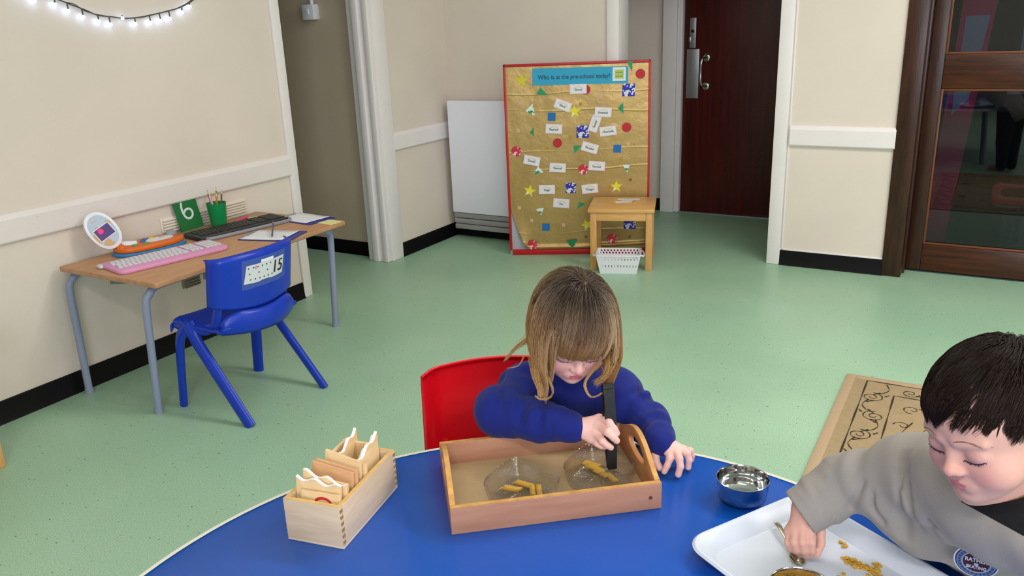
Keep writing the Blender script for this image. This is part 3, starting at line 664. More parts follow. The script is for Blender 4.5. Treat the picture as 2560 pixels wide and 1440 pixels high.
# pencil pot and pencils
cp = thing('pencil_pot', 'green tapered plastic pencil pot beside the number card', 'pot', (-3.14, 2.588, DZ))
b = new(); lathe(b, [(0, 0), (.034, 0), (.0355, .004), (.045, .105), (.046, .110), (.0435, .110), (.042, .104), (.033, .006), (0, .005)], 28); obj('cup', b, mat('green_plastic', '#0f8a4c', .35), cp)
def pencil(name, label, x, y, ax, ay, L_, c, tipc='#e0c090', r=.004):
    t = thing(name, label, 'pencil', (-3.14 + x, 2.588 + y, DZ + .012), (ax, ay, 0), 'pencils in the green pot')
    b = new(); tube(b, [(0, 0, 0), (0, 0, L_ - .02)], r, 6); obj('barrel', b, mat('pencil_' + c[1:], c, .4), t)
    b = new(); tube(b, [(0, 0, L_ - .02), (0, 0, L_ - .006)], [r, r * .4], 6); obj('sharpened_wood', b, mat('pencil_wood', tipc, .6), t)
    b = new(); tube(b, [(0, 0, L_ - .006), (0, 0, L_)], [r * .4, .0004], 6); obj('lead', b, mat('lead_' + c[1:], c, .5), t)
pencil('pencil', 'dark green pencil leaning left out of the green pot', .002, -.012, .10, -.10, .165, '#2c4a30')
pencil('pencil', 'thick pink pencil leaning left out of the green pot', .01, -.012, .13, -.08, .15, '#d9a3ac', '#d9c49a', .006)
pencil('pencil', 'short orange pencil upright in the green pot', -.005, .004, -.05, .02, .148, '#c98a2c')
pencil('pencil', 'tall green pencil upright in the green pot', -.01, .008, -.08, .0, .17, '#5a7a3a')
pencil('pencil', 'brown pencil leaning right out of the green pot', .0, .016, -.14, .04, .155, '#8a4a22')

# clipboards, notes, pens on the desk
NAVY = mat('navy_board', '#222f86', .45); PAPERW = mat('plain_white_paper', '#e4e6ee', .6); YEL = mat('pale_yellow_paper', '#e2dd9c', .6)
def clipboard(label, x, y, a, L_, Wd):
    t = thing('clipboard', label, 'clipboard', (x, y, DZ), (0, 0, a), 'navy clipboards on the desk')
    b = new(); prism(b, rrect(-L_ / 2, L_ / 2, -Wd / 2, Wd / 2, .006), 0, .003, 'z'); obj('board', b, NAVY, t)
    b = new(); grid(b, lambda u, v: (-L_ / 2 + .008 + u * (L_ - .045), -Wd / 2 + .008 + v * (Wd - .016), .0045 + .012 * max(0, u - .8) ** 1.2), 16, 4); o = obj('paper', b, PAPERW, t, angle=0); solidify(o, .002, 0)
    b = new(); bx(b, -L_ / 2 + .001, -L_ / 2 + .014, -.04, .04, .003, .010, .003); tube(b, [(-L_ / 2 + .014, -.035, .010), (-L_ / 2 + .014, .035, .010)], .003, 8); obj('clip', b, STEELM, t)
    return t
clipboard('navy clipboard with white paper behind the blue chair back', -2.728, 2.53, .28, .25, .18)
clipboard('navy clipboard with white paper at the far end of desk', -2.83, 2.842, -.10, .25, .165)
t = thing('pencil', 'dark grey pencil lying across the nearer clipboard', 'pencil', (-2.69, 2.49, DZ + .014), (0, math.radians(-8), math.radians(133)))
b = new(); tube(b, [(0, 0, 0), (.16, 0, 0)], .004, 6); obj('barrel', b, mat('dark_grey_lacquer', '#54545e', .4), t); b = new(); tube(b, [(.16, 0, 0), (.18, 0, 0)], [.004, .0005], 6); obj('sharpened_tip', b, MATS['pencil_wood'], t)
for (x, y, a, w_, h_, l) in [(-2.668, 2.83, -.1, .1, .075, 'pale yellow note at the far front corner of desk'), (-3.075, 2.765, .5, .09, .06, 'pale yellow note behind the black keyboard')]:
    o = box('paper_note', -w_ / 2, w_ / 2, -h_ / 2, h_ / 2, 0, .002, YEL); o.location = (x, y, DZ + .0005); o.rotation_euler = (0, 0, a); tag(o, l, 'note')
t = thing('marker_pen', 'bright pink marker pen lying behind the black keyboard', 'pen', (-3.108, 2.69, DZ + .007), (0, 0, math.radians(106)))
b = new(); tube(b, [(-.05, 0, 0), (.03, 0, 0)], .006, 12); obj('barrel', b, mat('pink_marker', '#e2407e', .4), t); b = new(); tube(b, [(.03, 0, 0), (.058, 0, 0), (.066, 0, 0)], [.0068, .0064, .003], 12); obj('cap', b, MATS['pink_marker'], t)

# ================================================================== moulded plastic chairs
def chair(name, label, m, loc, rot, zb=.455, zt=.645, slot=True, Wb=.205, lean=.045):
    W_ = Wb
    t = thing(name, label, 'chair', loc, rot)
    SZ = .365
    prof = catmull([(.205, SZ - .032), (.20, SZ - .008), (.17, SZ + .002), (.08, SZ - .004), (-.03, SZ - .008), (-.09, SZ - .006), (-.125, SZ - .002), (-.140, SZ + .006)], 4)
    def seat(u, v):
        i = v * (len(prof) - 1); k = min(int(i), len(prof) - 2); p = prof[k].lerp(prof[k + 1], i - k)
        s = 2 * u - 1; wd = .19 - .012 * max(0, v - .6) ; x = s * wd
        edge = max(0, abs(s) - .8) / .2
        z = p[1] - .03 * edge ** 2 * max(0, 1 - v * 1.15) + .01 * s * s * (1 if v < .7 else 0); y = p[0] + .05 * s * s * max(0, v - .6) * 2
        return (x, y, z)
    b = new(); grid(b, seat, 20, 28); o = obj('seat', b, m, t, angle=0); solidify(o, .007, -1)
    for s in (-1, 1):
        b = new(); tube(b, catmull([(s * .176, .196, SZ - .022), (s * .180, .10, SZ - .022), (s * .178, .02, SZ - .022), (s * .170, -.03, SZ - .014)], 5), [.012, .016, .019, .020, .020, .020, .020, .020, .019, .018, .017, .016, .014, .011, .008, .004], 12, flat=.55, up=(0, 0, 1)); obj('side_apron', b, m, t)
    def back(u, v):
        s = 2 * u - 1; x = s * W_; 
        zlo = zb - .035 * (1 - s * s) * (1 if slot else .2); ztop = zt + .008 * (1 - s * s)
        z = zlo + (ztop - zlo) * v
        yb_ = -.135 - lean * ((z - .4) / .25)
        fl = max(0, abs(s) - .86) / .14; ft = max(0, v - .93) / .07
        y = yb_ + .055 * s * s + .035 * fl ** 1.6 + .018 * ft ** 1.5
        return (x * (1 - .01 * ft), y, z - .004 * ft)
    b = new(); grid(b, back, 32, 20); bo = obj('backrest', b, m, t, angle=0); solidify(bo, .006, 0)
    if slot:
        def band(u, v):
            s = 2 * u - 1; x = s * .180; z = SZ - .034 + .016 * s * s + v * .104 * (1 - .62 * abs(s) ** 5)
            return (x, -.150 - .012 * math.sin(PI * v) + .062 * s * s, z - .016 * (1 - s * s) * v)
        b = new(); grid(b, band, 24, 6); o = obj('lumbar_band', b, m, t, angle=0); solidify(o, .008, 0)
    for s in (-1, 1):
        b = new(); tube(b, catmull([(s * .166, .02, SZ - .012), (s * .166, -.035, SZ - .002), (s * .164, -.058, SZ + .04), (s * .162, -.070, zb - .01), (s * .160, -.080, zb + .04)], 4), [.012, .015, .018, .021, .023, .024, .0245, .0245, .024, .023, .022, .021, .020, .018, .016, .013, .010], 12, flat=.4, up=(0, 1, 0)); obj('side_upright', b, m, t)
        def leg(pts, rr):
            b = new(); tube(b, catmull(pts, 4), rr, 14, flat=.62, up=(0, 1, 0)); obj('leg', b, m, t)
        n_ = 13
        leg([(s * .178, .10, SZ - .012), (s * .186, .125, SZ - .035), (s * .19, .16, SZ - .10), (s * .195, .195, 0)], [.029 - .006 * k / n_ for k in range(n_)])
        leg([(s * .178, .10, SZ - .010), (s * .187, .07, SZ - .035), (s * .19, .035, SZ - .085), (s * .197, -.205, 0)], [.029 - .006 * k / n_ for k in range(n_)])
    t['seat_height'] = SZ
    return t, bo, back
CHB = mat('blue_moulded_plastic', '#0d38b8', .3, bump=.02, bscale=300, var=.08, vscale=6)
ch, cbk, backf = chair('classroom_chair', 'blue moulded plastic chair numbered fifteen facing the wall desk', CHB, (-2.497, 2.105, 0), (0, 0, math.radians(88)), Wb=.196)
def onback(x, z, off):
    best = min(((abs(backf(.5 + x / .41, v / 60)[2] - z), v / 60) for v in range(61)))[1]; p = backf(.5 + x / .41, best); return (p[0], p[1] - .003 - off, p[2])
def backpatch(name, x0, x1, z0, z1, off, m, sk=0, parent=cbk):
    b = new(); grid(b, lambda u, v: onback(x0 + (x1 - x0) * u + sk * (v - .5), z0 + (z1 - z0) * v, off), 12, 6); return obj(name, b, m, parent, angle=0)
lm = mat('clear_tape', '#6d86c8', .25); lm.node_tree.nodes['Principled BSDF'].inputs['Alpha'].default_value = .35
backpatch('laminate_film', -.105, .12, .505, .622, .0012, lm)
lab = backpatch('number_label', -.092, .105, .527, .600, .0022, mat('white_label_paper', '#d5dbe0', .5), .012)
backpatch('torn_paper', -.02, .045, .600, .612, .0018, MATS['white_label_paper'])
t5 = text('numerals', '15', .066, BLK, cbk, T(0, 0, 0), bold=.0006, ext=0)
for v in t5.data.vertices: v.co = Vector(onback(.068 + v.co.x + .012 * (v.co.y / .073), .5635 + v.co.y, .0045))
b = new()
for i in range(3):
    for k in range(6 if i != 1 else 3):
        p = onback(-.078 + k * (.021 if i != 1 else .042) + i * .004, .586 - i * .022, .0035); bx(b, -.0022, .0022, -.0004, .0004, -.0022, .0022, M=T(*p))
obj('printed_dots', b, BLK, cbk)
b = new(); p = onback(-.045, .589, .004); bx(b, -.005, .005, -.0004, .0004, -.005, .005, M=T(*p)); obj('pink_sticker', b, mat('pink_dot', '#e08a9a', .5), cbk)
CHR = mat('red_moulded_plastic', '#d60d1c', .28, bump=.02, bscale=300)
# ================================================================== rug
rg = thing('rug', 'beige woven rug with dark scrollwork on floor behind the boy', 'rug', (.15, 2.53, 0))
RUGM = mat('beige_woven_rug', '#b39d78', .95, var=.12, vscale=30, bump=.5, bscale=500)
b = new(); bx(b, -.54, .54, -.79, .79, 0.001, .008, .003); obj('mat_field', b, RUGM, rg)
b = new(); 
for s in (-1, 1): bx(b, s * .525 - .018, s * .525 + .018, -.79, .79, .0012, .0095, .003); bx(b, -.506, .506, s * .775 - .016, s * .775 + .016, .0012, .0093, .003)
obj('bound_edge', b, mat('pinkish_edge_binding', '#b29a7c', .9, bump=.3, bscale=300), rg)
INK = mat('dark_brown_weave', '#33281c', .95)
b = new(); zr = .0083
def line(pts, r=.0035): tube(b, [(x, y, zr) for x, y in pts], r, 6, flat=.12 if False else .3, up=(0, 0, .3) if False else None)
def strip(pts, w=.0024):
    P = [Vector((x, y, 0)) for x, y in pts]; L_, R_ = [], []
    for i, p in enumerate(P):
        t = (P[min(i + 1, len(P) - 1)] - P[max(i - 1, 0)]).normalized(); n = Vector((-t.y, t.x, 0)); ww = w * (.75 + .35 * math.sin(i * .9))
        L_.append(b.verts.new((p.x + n.x * ww, p.y + n.y * ww, zr + .0006))); R_.append(b.verts.new((p.x - n.x * ww, p.y - n.y * ww, zr + .0006)))
    for i in range(len(P) - 1): b.faces.new((L_[i], R_[i], R_[i + 1], L_[i + 1]))
def rect(h, v):
    c = [(-h, -v), (h, -v), (h, v), (-h, v), (-h, -v)]
    for p, q in zip(c, c[1:]): strip([(p[0] + (q[0] - p[0]) * k / 40, p[1] + (q[1] - p[1]) * k / 40) for k in range(41)], .0033)
rect(.461, .75); rect(.353, .645)
def spiral(cx, cy, r, turns, a0, sgn, tail=None):
    pts = [(cx + r * (1 - .86 * k / 40) * math.cos(a0 + sgn * turns * 2 * PI * k / 40), cy + r * (1 - .86 * k / 40) * math.sin(a0 + sgn * turns * 2 * PI * k / 40)) for k in range(41)]
    if tail: pts = [tuple(q[:2]) for q in catmull([(x, y, 0) for x, y in tail] + [(pts[0][0], pts[0][1], 0)], 6)][:-1] + pts
    strip(pts)
def leaf(x, y, a, l=.035, w=.008):
    strip([(x + l * k / 8 * math.cos(a), y + l * k / 8 * math.sin(a)) for k in range(9)], w * .5)
for sx in (-1, 1):
    for k in range(8):
        y = .60 - k * .165; s = 1 if k % 2 else -1; cx = sx * .412 + s * .008
        spiral(cx + s * .006, y, .042, 1.75, PI / 2, s, [(cx - s * .03, y + .14), (cx - s * .045, y + .085), (cx - s * .02, y + .04)])
        leaf(cx - s * .02, y + .05, -PI / 2 + s * .7); leaf(cx + s * .02, y - .05, PI / 2 + s * .9, .028); leaf(cx - s * .038, y + .02, PI * .7 if s > 0 else .3 * PI, .022)
for sy in (-1, 1):
    for k in range(5):
        x = -.30 + k * .15; s = 1 if k % 2 else -1; cy = sy * .698
        spiral(x, cy + s * .008, .033, 1.5, 0, s, [(x - .13, cy - s * .02), (x - .07, cy - s * .035), (x - .02, cy - s * .03)] if k else None); leaf(x + .04, cy - s * .02, s * .8, .03); leaf(x + .05, cy + s * .01, -s * .5, .03)
for sx in (-1, 1):
    for sy in (-1, 1):
        for (cx, cy, r, tu, a0, sg, tail) in [(.17, .38, .105, 1.45, PI * .6, 1, [(.05, .12), (.20, .18), (.30, .28), (.27, .44)]), (.28, .545, .035, 1.1, -PI / 2, 1, [(.16, .49), (.21, .56), (.26, .56)]), (.30, .40, .03, 1.0, 0, 1, [(.25, .33), (.29, .35)]), (.29, .20, .04, 1.1, -PI / 2, 1, [(.12, .14), (.20, .13)]), (.10, .56, .05, 1.3, 0, 1, [(.0, .50), (.06, .48)])]:
            c2 = [(sx * x, sy * y) for x, y in tail]; spiral(sx * cx, sy * cy, r, tu, a0 if sx > 0 else PI - a0, sg * sx * 1, None)
            strip([tuple(q[:2]) for q in catmull([(x, y, 0) for x, y in c2], 8)])
        for a in (-.5, 0, .5): leaf(sx * .27, sy * .275, (0 if sx > 0 else PI) + a, .05, .012)
obj('scroll_pattern', b, INK, rg, smooth=False)

# small wooden table of which only one leg shows at the left edge
st_ = thing('wooden_table', 'beech table leg standing on the floor at the far left edge', 'table', (-3.03, 1.10, 0), (0, 0, .0))
side_table(st_, .345, .42, .45, .036)

# ================================================================== red chair, round table
chair('classroom_chair', 'red moulded plastic chair behind the child in blue', CHR, (-.900, 1.478, 0), (0, 0, math.radians(-150)), zb=.41, zt=.632, slot=False, lean=.03)
TZ = .53
tb = thing('round_table', 'round table with a glossy blue top and pale rim', 'table', (-.442, .775, 0))
BLT = mat('blue_laminate', '#0853b8', .34, var=.05, vscale=3, spec=.45); RIM = mat('pale_table_edging', '#d9d6cf', .4)
b = new(); lathe(b, [(0, TZ - .022), (.744, TZ - .022), (.7465, TZ - .02), (.7465, TZ - .002), (.744, TZ), (0, TZ)], 128); obj('tabletop', b, BLT, tb)
b = new(); lathe(b, [(.7467, TZ - .021), (.7535, TZ - .021), (.7555, TZ - .017), (.7555, TZ - .004), (.7535, TZ + .0006), (.7445, TZ + .0008)], 128); obj('rim', b, RIM, tb)
for k in range(4):
    a = PI / 4 + k * PI / 2; b = new(); tube(b, [(.55 * math.cos(a), .55 * math.sin(a), 0), (.5 * math.cos(a), .5 * math.sin(a), TZ - .022)], .019, 12); obj('leg', b, LEGM, tb)

# ================================================================== wooden letter box with wooden tiles
PINE = grain('pale_ply_wood', '#dcc8ac', '#ccb494', .45, (1, 1, 6), 9); PINET = mat('cut_wood_edge', '#dcb36e', .45, var=.2, vscale=40); DOVE = mat('darker_end_grain', '#a07a4c', .6)
lb = thing('wooden_box', 'open finger-jointed wooden box full of wooden tiles on blue table', 'box', (-.9965, 1.0165, TZ), (0, 0, math.radians(11)))
bw, bl, bh, th_ = .0585, .1075, .086, .0085
b = new()
bx(b, -bw, bw, -bl, -bl + th_, .004, bh, .0008); bx(b, -bw, bw, bl - th_, bl, .004, bh, .0008); bx(b, -bw, -bw + th_, -bl + th_, bl - th_, .004, bh, .0008); bx(b, bw - th_, bw, -bl + th_, bl - th_, .004, bh, .0008)
obj('sides', b, PINE, lb); box('base', -bw, bw, -bl, bl, 0, .0045, PINE, lb, bev=.0008)
b = new()
for (x0, x1, y0, y1) in ((-bw, bw, -bl, -bl + th_), (-bw, bw, bl - th_, bl), (-bw, -bw + th_, -bl + th_ - .0006, bl - th_ + .0006), (bw - th_, bw, -bl + th_ - .0006, bl - th_ + .0006)): bx(b, x0 + .0006, x1 - .0006, y0 + .0006, y1 - .0006, bh, bh + .0007)
obj('top_edge', b, PINET, lb)
b = new()
for sy in (-1, 1):
    for k in range(6):
        z = .010 + k * .0128
        for sx in (-1, 1): bx(b, sx * bw - .0005, sx * bw + .0005, sy * (bl - th_ / 2) - th_ / 2, sy * (bl - th_ / 2) + th_ / 2, z, z + .0064)
obj('finger_joints', b, DOVE, lb)
TILEW = grain('tile_wood', '#e8cda2', '#dcb987', .45, (.8, 3, 5), 12); WEDGE = mat('white_tile_edge', '#ecebea', .5); TILEP = grain('pinkish_tile_wood', '#d8ab80', '#c99a70', .45, (.8, 3, 5), 12)
MB_ = T(-.9965, 1.0165, TZ) @ Rz(math.radians(11))
def tile(label, x, y, tilt, w, h, wavy, m=None, yaw=0, ph=0, slope=0, red=False, lift=.008, roll=0):
    """wooden tile standing in the box: local x along its width, z up"""
    t = thing('wooden_tile', label, 'tile', group='wooden tiles in the box')
    t.matrix_world = MB_ @ T(x, y, lift) @ Rz(yaw) @ Rx(tilt) @ Ry(roll); Mw = t.matrix_world.copy()
    t.location = Mw.translation; t.rotation_euler = Mw.to_euler()
    n = 28; top = [(w * (k / n - .5), h + slope * (k / n - .5) + (.0042 * math.sin(ph + 2 * PI * 2.0 * k / n) if wavy else 0)) for k in range(n + 1)]
    b = new(); prism(b, [(-w / 2, 0), (w / 2, 0)] + top[::-1], -.0033, .0033, 'y', bev=.0005); obj('board', b, m or TILEW, t, angle=30)
    if wavy:
        b = new(); up_ = [(p[0], p[1] + .0012) for p in top]; prism(b, top + up_[::-1], -.0031, .0031, 'y'); obj('painted_wavy_edge', b, WEDGE, t)
    if red:
        b = new(); c = [(.016 * math.cos(a) + .006, -.0036, h - .019 + .010 * math.sin(a)) for a in [PI * k / 10 for k in range(11)]] + [(-.012, -.0036, h - .03)]
        tube(b, c, .0026, 6, flat=.3); obj('red_letter', b, mat('red_print', '#c8262a', .5), t)
tile('small wooden tile with a red letter, frontmost in the box', .008, -.093, -.10, .080, .088, False, red=True)
tile('white-topped wavy tile just behind the red letter tile', -.002, -.083, -.10, .092, .101, True, ph=2.6, slope=-.008)
tile('second white-topped wavy tile from the front of the box', .004, -.073, -.13, .090, .102, True, ph=.9, slope=-.018)
tile('plain tile between the wavy front tiles and the pink-brown one', .003, -.063, -.14, .084, .094, False, slope=-.006)
tile('plain pink-brown tile leaning left in the middle of the box', .0, -.043, -.16, .088, .108, False, TILEP, slope=-.012)
tile('second pink-brown tile leaning just behind the first', .004, -.034, -.16, .088, .108, False, TILEP, slope=-.012)
tile('pale straight tile leaning right across middle of the box', .006, -.018, -.20, .076, .116, False, slope=-.016)
tile('short pale tile low in the middle of the box', .006, -.002, -.18, .084, .097, False)
tile('tall wavy tile turned lengthways at the right back', .030, .047, .0, .086, .108, True, yaw=PI / 2, ph=1.0, slope=.024)
tile('second lengthways wavy tile pressed beside the right back one', .022, .050, .0, .084, .098, True, yaw=PI / 2, ph=1.4, slope=.022)
tile('tall wavy tile turned lengthways at the left back', -.018, .056, .0, .074, .108, True, yaw=PI / 2, ph=.6, slope=.026)
tile('plain tile lengthways against the left wall of the box', -.038, .054, .0, .078, .100, False, yaw=PI / 2)
tile('plain tile standing across the back end of box', -.01, .093, .06, .07, .098, False)

# ================================================================== wooden tray
TW = grain('tray_beech', '#b98a70', '#a9775c', .4, (.5, 4, 4), 10); TWI = grain('tray_side_inside', '#c98f5c', '#b87c4c', .4, (3, .6, 3), 10); TEDGE = mat('tray_cut_edge', '#d3a25c', .45, var=.3, vscale=60, col2='#b98548'); TFL = mat('tray_floor', '#b99f78', .5, var=.12, vscale=9)
tl, td, thh, tt = .2005, .128, .055, .011
tra = math.radians(39.2); tcx, tcy = -.614 - .128 * .632, 1.1735 + .128 * .775
tr = thing('wooden_tray', 'beech tray with arched cut-out handles holding two glass dishes', 'tray', (tcx, tcy, TZ), (0, 0, tra))
TRM = T(tcx, tcy, TZ) @ Rz(tra)
box('base', -tl + .002, tl - .002, -td + .002, td - .002, .0, .006, TFL, tr)
for s, nm in ((-1, 'front'), (1, 'back')):
    p = box('long_side', -tl, tl, s * td - (tt if s > 0 else 0), s * td + (tt if s < 0 else 0), 0.0, thh, TW, tr, bev=.0012)
    box('top_edge', -tl + .001, tl - .001, s * td - (tt if s > 0 else 0) + .001, s * td + (tt if s < 0 else 0) - .001, thh, thh + .0008, TEDGE, p)
for s in (-1, 1):
    n = 24; arch = [(-td + tt + (2 * td - 2 * tt) * k / n, thh + .044 * math.sin(PI * k / n) ** 1.25) for k in range(n + 1)]
    hole = [(.050 * math.cos(a), .058 + .017 * math.sin(a) + .006 * (1 - math.cos(a) ** 2) * (1 if math.sin(a) > 0 else .3)) for a in [2 * PI * k / 28 for k in range(28)]]
    b = new(); prism(b, [(-td + tt, 0), (td - tt, 0)] + arch[::-1], s * (tl - tt), s * tl, 'x', bev=.001, holes=[hole]); o = obj('handle_end', b, TWI, tr, angle=35)
    b = new(); prism(b, arch + [(y, z + .0009) for y, z in arch[::-1]], s * (tl - tt + .0008), s * (tl - .0008), 'x'); obj('top_edge', b, TEDGE, o)
b = new(); lathe(b, [(0, 0), (.0035, 0), (.0035, .001), (0, .001)], 14); b.transform(T(tl - .022, -td - .0002, .026) @ Rx(PI / 2)); obj('wood_knot', b, mat('dark_knot', '#5a3324', .6), tr)

# ================================================================== heart-shaped glass dishes
def glass():
    m = bpy.data.materials.new('pressed_glass'); m.use_nodes = True; b = m.node_tree.nodes['Principled BSDF']
    nt = m.node_tree; N = nt.nodes; L = nt.links; N.remove(b)
    tr_ = N.new('ShaderNodeBsdfTransparent'); tr_.inputs[0].default_value = (.955, .96, .965, 1); gl = N.new('ShaderNodeBsdfGlossy'); gl.inputs['Roughness'].default_value = .06
    lw = N.new('ShaderNodeLayerWeight'); lw.inputs['Blend'].default_value = .5; tc = N.new('ShaderNodeTexCoord'); vo = N.new('ShaderNodeTexVoronoi'); vo.inputs['Scale'].default_value = 260; bp_ = N.new('ShaderNodeBump'); bp_.inputs['Strength'].default_value = .25; bp_.inputs['Distance'].default_value = .002
    L.new(tc.outputs['Object'], vo.inputs['Vector']); L.new(vo.outputs['Distance'], bp_.inputs['Height']); L.new(bp_.outputs[0], gl.inputs['Normal'])
    ms = N.new('ShaderNodeMixShader'); pw_ = N.new('ShaderNodeMath'); pw_.operation = 'POWER'; pw_.inputs[1].default_value = 1.7; L.new(lw.outputs['Facing'], pw_.inputs[0]); ml_ = N.new('ShaderNodeMath'); ml_.operation = 'MULTIPLY_ADD'; ml_.inputs[1].default_value = .6; ml_.inputs[2].default_value = .06; L.new(pw_.outputs[0], ml_.inputs[0]); L.new(ml_.outputs[0], ms.inputs[0]); L.new(tr_.outputs[0], ms.inputs[1]); L.new(gl.outputs[0], ms.inputs[2]); L.new(ms.outputs[0], N['Material Output'].inputs[0]); return m
GLASS = glass()
HEART = [(p[0] * 1.12, p[1] * 1.05) for p in [(0, .076), (.014, .067), (.040, .038), (.060, .010), (.066, -.018), (.056, -.042), (.036, -.052), (.016, -.048), (0, -.040), (-.016, -.048), (-.036, -.052), (-.056, -.042), (-.066, -.018), (-.060, .010), (-.040, .038), (-.014, .067)]]
def dish(label, x, y, a):
    """heart bowl: thick pressed base with ribs, flared thin walls"""
    t = thing('glass_dish', label, 'dish', (x, y, TZ + .0064), (0, 0, a), 'heart-shaped glass dishes in the wooden tray')
    hp = [Vector(p) for p in catmull([(px, py, 0) for px, py in HEART], 5, closed=True)]; n = len(hp)
    b = new()
    lv = [(.80, .0, 0), (.84, .002, 1), (.93, .022, 1), (1.0, .040, 0), (.985, .0415, 0), (.955, .040, 0), (.885, .022, 0), (.80, .0075, 0), (.60, .0065, 0), (.3, .0062, 0)]
    rings = []
    for sc, z, rib in lv:
        rings.append([b.verts.new((p.x * sc * (1 + (.012 * (1 if k % 2 else -1) if rib else 0)), p.y * sc * (1 + (.012 * (1 if k % 2 else -1) if rib else 0)), z)) for k, p in enumerate(hp)])
    for r0, r1 in zip(rings, rings[1:]):
        for k in range(n): b.faces.new((r0[k], r0[(k + 1) % n], r1[(k + 1) % n], r1[k]))
    b.faces.new(rings[0][::-1]); b.faces.new(rings[-1])
    o = obj('bowl', b, GLASS, t, angle=50)
    b = new()
    for k in range(16):
        a_ = 2 * PI * k / 16; tube(b, [(.010 * math.cos(a_), .010 * math.sin(a_) + .004, .0066), (.034 * math.cos(a_), .030 * math.sin(a_) + .004, .0068)], [.0012, .0022], 6)
    obj('pressed_ribs', b, GLASS, t)
    return t
dish('heart-shaped glass dish with four pasta tubes at the tray middle', -.7155, 1.212, math.radians(37))
dish('heart-shaped glass dish at the tray right under the tweezers', -.604, 1.333, math.radians(36))
PASTA = mat('dry_pasta', '#d7a948', .45, var=.15, vscale=90)
def penne(label, x, y, z, a, L_=.036, tilt=0.0, grp='pasta tubes in the glass dishes'):
    b = new(); n = 20; r0, r1 = .0055, .0038; rings = []
    for rr, sgn in ((r0, 1), (r1, 1)):
        for e in (-1, 1):
            rings.append([b.verts.new((e * L_ / 2 + .006 * math.cos(2 * PI * k / n) * 1.0, (rr + (.0003 if rr == r0 and k % 2 else 0)) * math.sin(2 * PI * k / n), (rr + (.0003 if rr == r0 and k % 2 else 0)) * math.cos(2 * PI * k / n))) for k in range(n)])
    for p, q in ((0, 1), (1, 3), (3, 2), (2, 0)):
        for k in range(n): b.faces.new((rings[p][k], rings[p][(k + 1) % n], rings[q][(k + 1) % n], rings[q][k]))
    o = obj('pasta_tube', b, PASTA, angle=35); o.location = (x, y, z); o.rotation_euler = (0, tilt, a); return tag(o, label, 'pasta', grp)
zp = TZ + .0064 + .0125
penne('pasta tube lying farthest back in the left glass dish', -.722, 1.232, zp, math.radians(-2), tilt=.0)
penne('pasta tube lying at the left of the left glass dish', -.7345, 1.2065, zp, math.radians(8))
penne('left of two parallel pasta tubes at the right of left dish', -.694, 1.2195, zp, math.radians(-58))
penne('right of two parallel pasta tubes at the right of left dish', -.683, 1.226, zp, math.radians(-58))
penne('pasta tube farthest back in the right glass dish', -.634, 1.360, zp, math.radians(-4))
penne('pasta tube left of the tweezers in the right glass dish', -.618, 1.347, zp + .002, math.radians(-14))
penne('pasta tube below another, nearest the tweezers in right dish', -.600, 1.338, zp, math.radians(-20))
penne('pasta tube right of the tweezers in the right glass dish', -.575, 1.331, zp, math.radians(-35))

# ================================================================== steel bowls, white tray, spoon, pasta stars
BOWLS = mat('polished_bowl_steel', '#c9cacd', .09, 1.0)
def steel_bowl(label, x, y, z, grp='small steel bowls'):
    t = thing('steel_bowl', label, 'bowl', (x, y, z), (0, 0, 0), grp)
    b = new(); lathe(b, [(0, 0), (.030, 0), (.038, .002), (.0445, .009), (.0475, .024), (.0485, .045), (.0495, .0465), (.0482, .047), (.0472, .045), (.0462, .024), (.0432, .0105), (.037, .0040), (.030, .0025), (0, .0025)], 64); obj('bowl', b, BOWLS, t, angle=60)
    return t
steel_bowl('empty small steel bowl on blue table beside the white tray', -.3325, 1.3985, TZ)
WT = mat('white_melamine', '#ced6e4', .28)
wta = math.atan2(-.51, .86); F0 = Vector((-.222, 1.418)); dl = Vector((math.cos(wta), math.sin(wta))); dn = Vector((dl.y, -dl.x))
wl, ww = .42, .285; wc = F0 + dl * (wl / 2 - .012) + dn * (ww / 2 - .008)
wt = thing('plastic_tray', 'white plastic serving tray with raised rim at the lower right', 'tray', (wc.x, wc.y, TZ), (0, 0, wta))
b = new(); lv = [(-.028, 0, .03), (-.026, .002, .031), (-.010, .020, .038), (-.002, .0255, .042), (.003, .0255, .045), (.0045, .024, .046), (.003, .0228, .045), (-.003, .022, .042), (-.012, .0175, .038), (-.030, .0028, .031)]
def rr_(o, z, r): return [(x, y, z) for x, y in rrect(-wl / 2 - o, wl / 2 + o, -ww / 2 - o, ww / 2 + o, r, 10)]
top = [(-.028, .0022, .03), (-.010, .0222, .038), (-.002, .0275, .042), (.002, .0275, .045), (.0055, .024, .046), (.004, .0215, .046), (.0, .0225, .043), (-.009, .018, .038), (-.026, .0, .03)]
rings = [[b.verts.new(p) for p in rr_(o, z, r)] for o, z, r in top]
n_ = len(rings[0])
for r0, r1 in zip(rings, rings[1:]):
    for k in range(n_): b.faces.new((r0[k], r0[(k + 1) % n_], r1[(k + 1) % n_], r1[k]))
b.faces.new(rings[0]); b.faces.new(rings[-1][::-1])
obj('tray_shell', b, WT, wt, angle=32)
WZ = TZ + .0022
steel_bowl('small steel bowl full of tiny pasta on the white tray', -.168, 1.122, WZ)
b = new(); rb_ = random.Random(3)
for k in range(620):
    a, q = rb_.uniform(0, 2 * PI), math.sqrt(rb_.random()) * .042; h = .022 + .010 * (1 - (q / .043) ** 2) + rb_.uniform(-.002, .002)
    t = bmesh.new(); prism(t, [(x, y) for x, y in star(.0036, .55)], -.0009, .0009, 'z'); t.transform(T(q * math.cos(a), q * math.sin(a), h) @ Euler((rb_.uniform(-.8, .8), rb_.uniform(-.8, .8), rb_.uniform(0, 6))).to_matrix().to_4x4()); merge(b, t)
bx(b, -.026, .026, -.026, .026, .004, .022, .008)
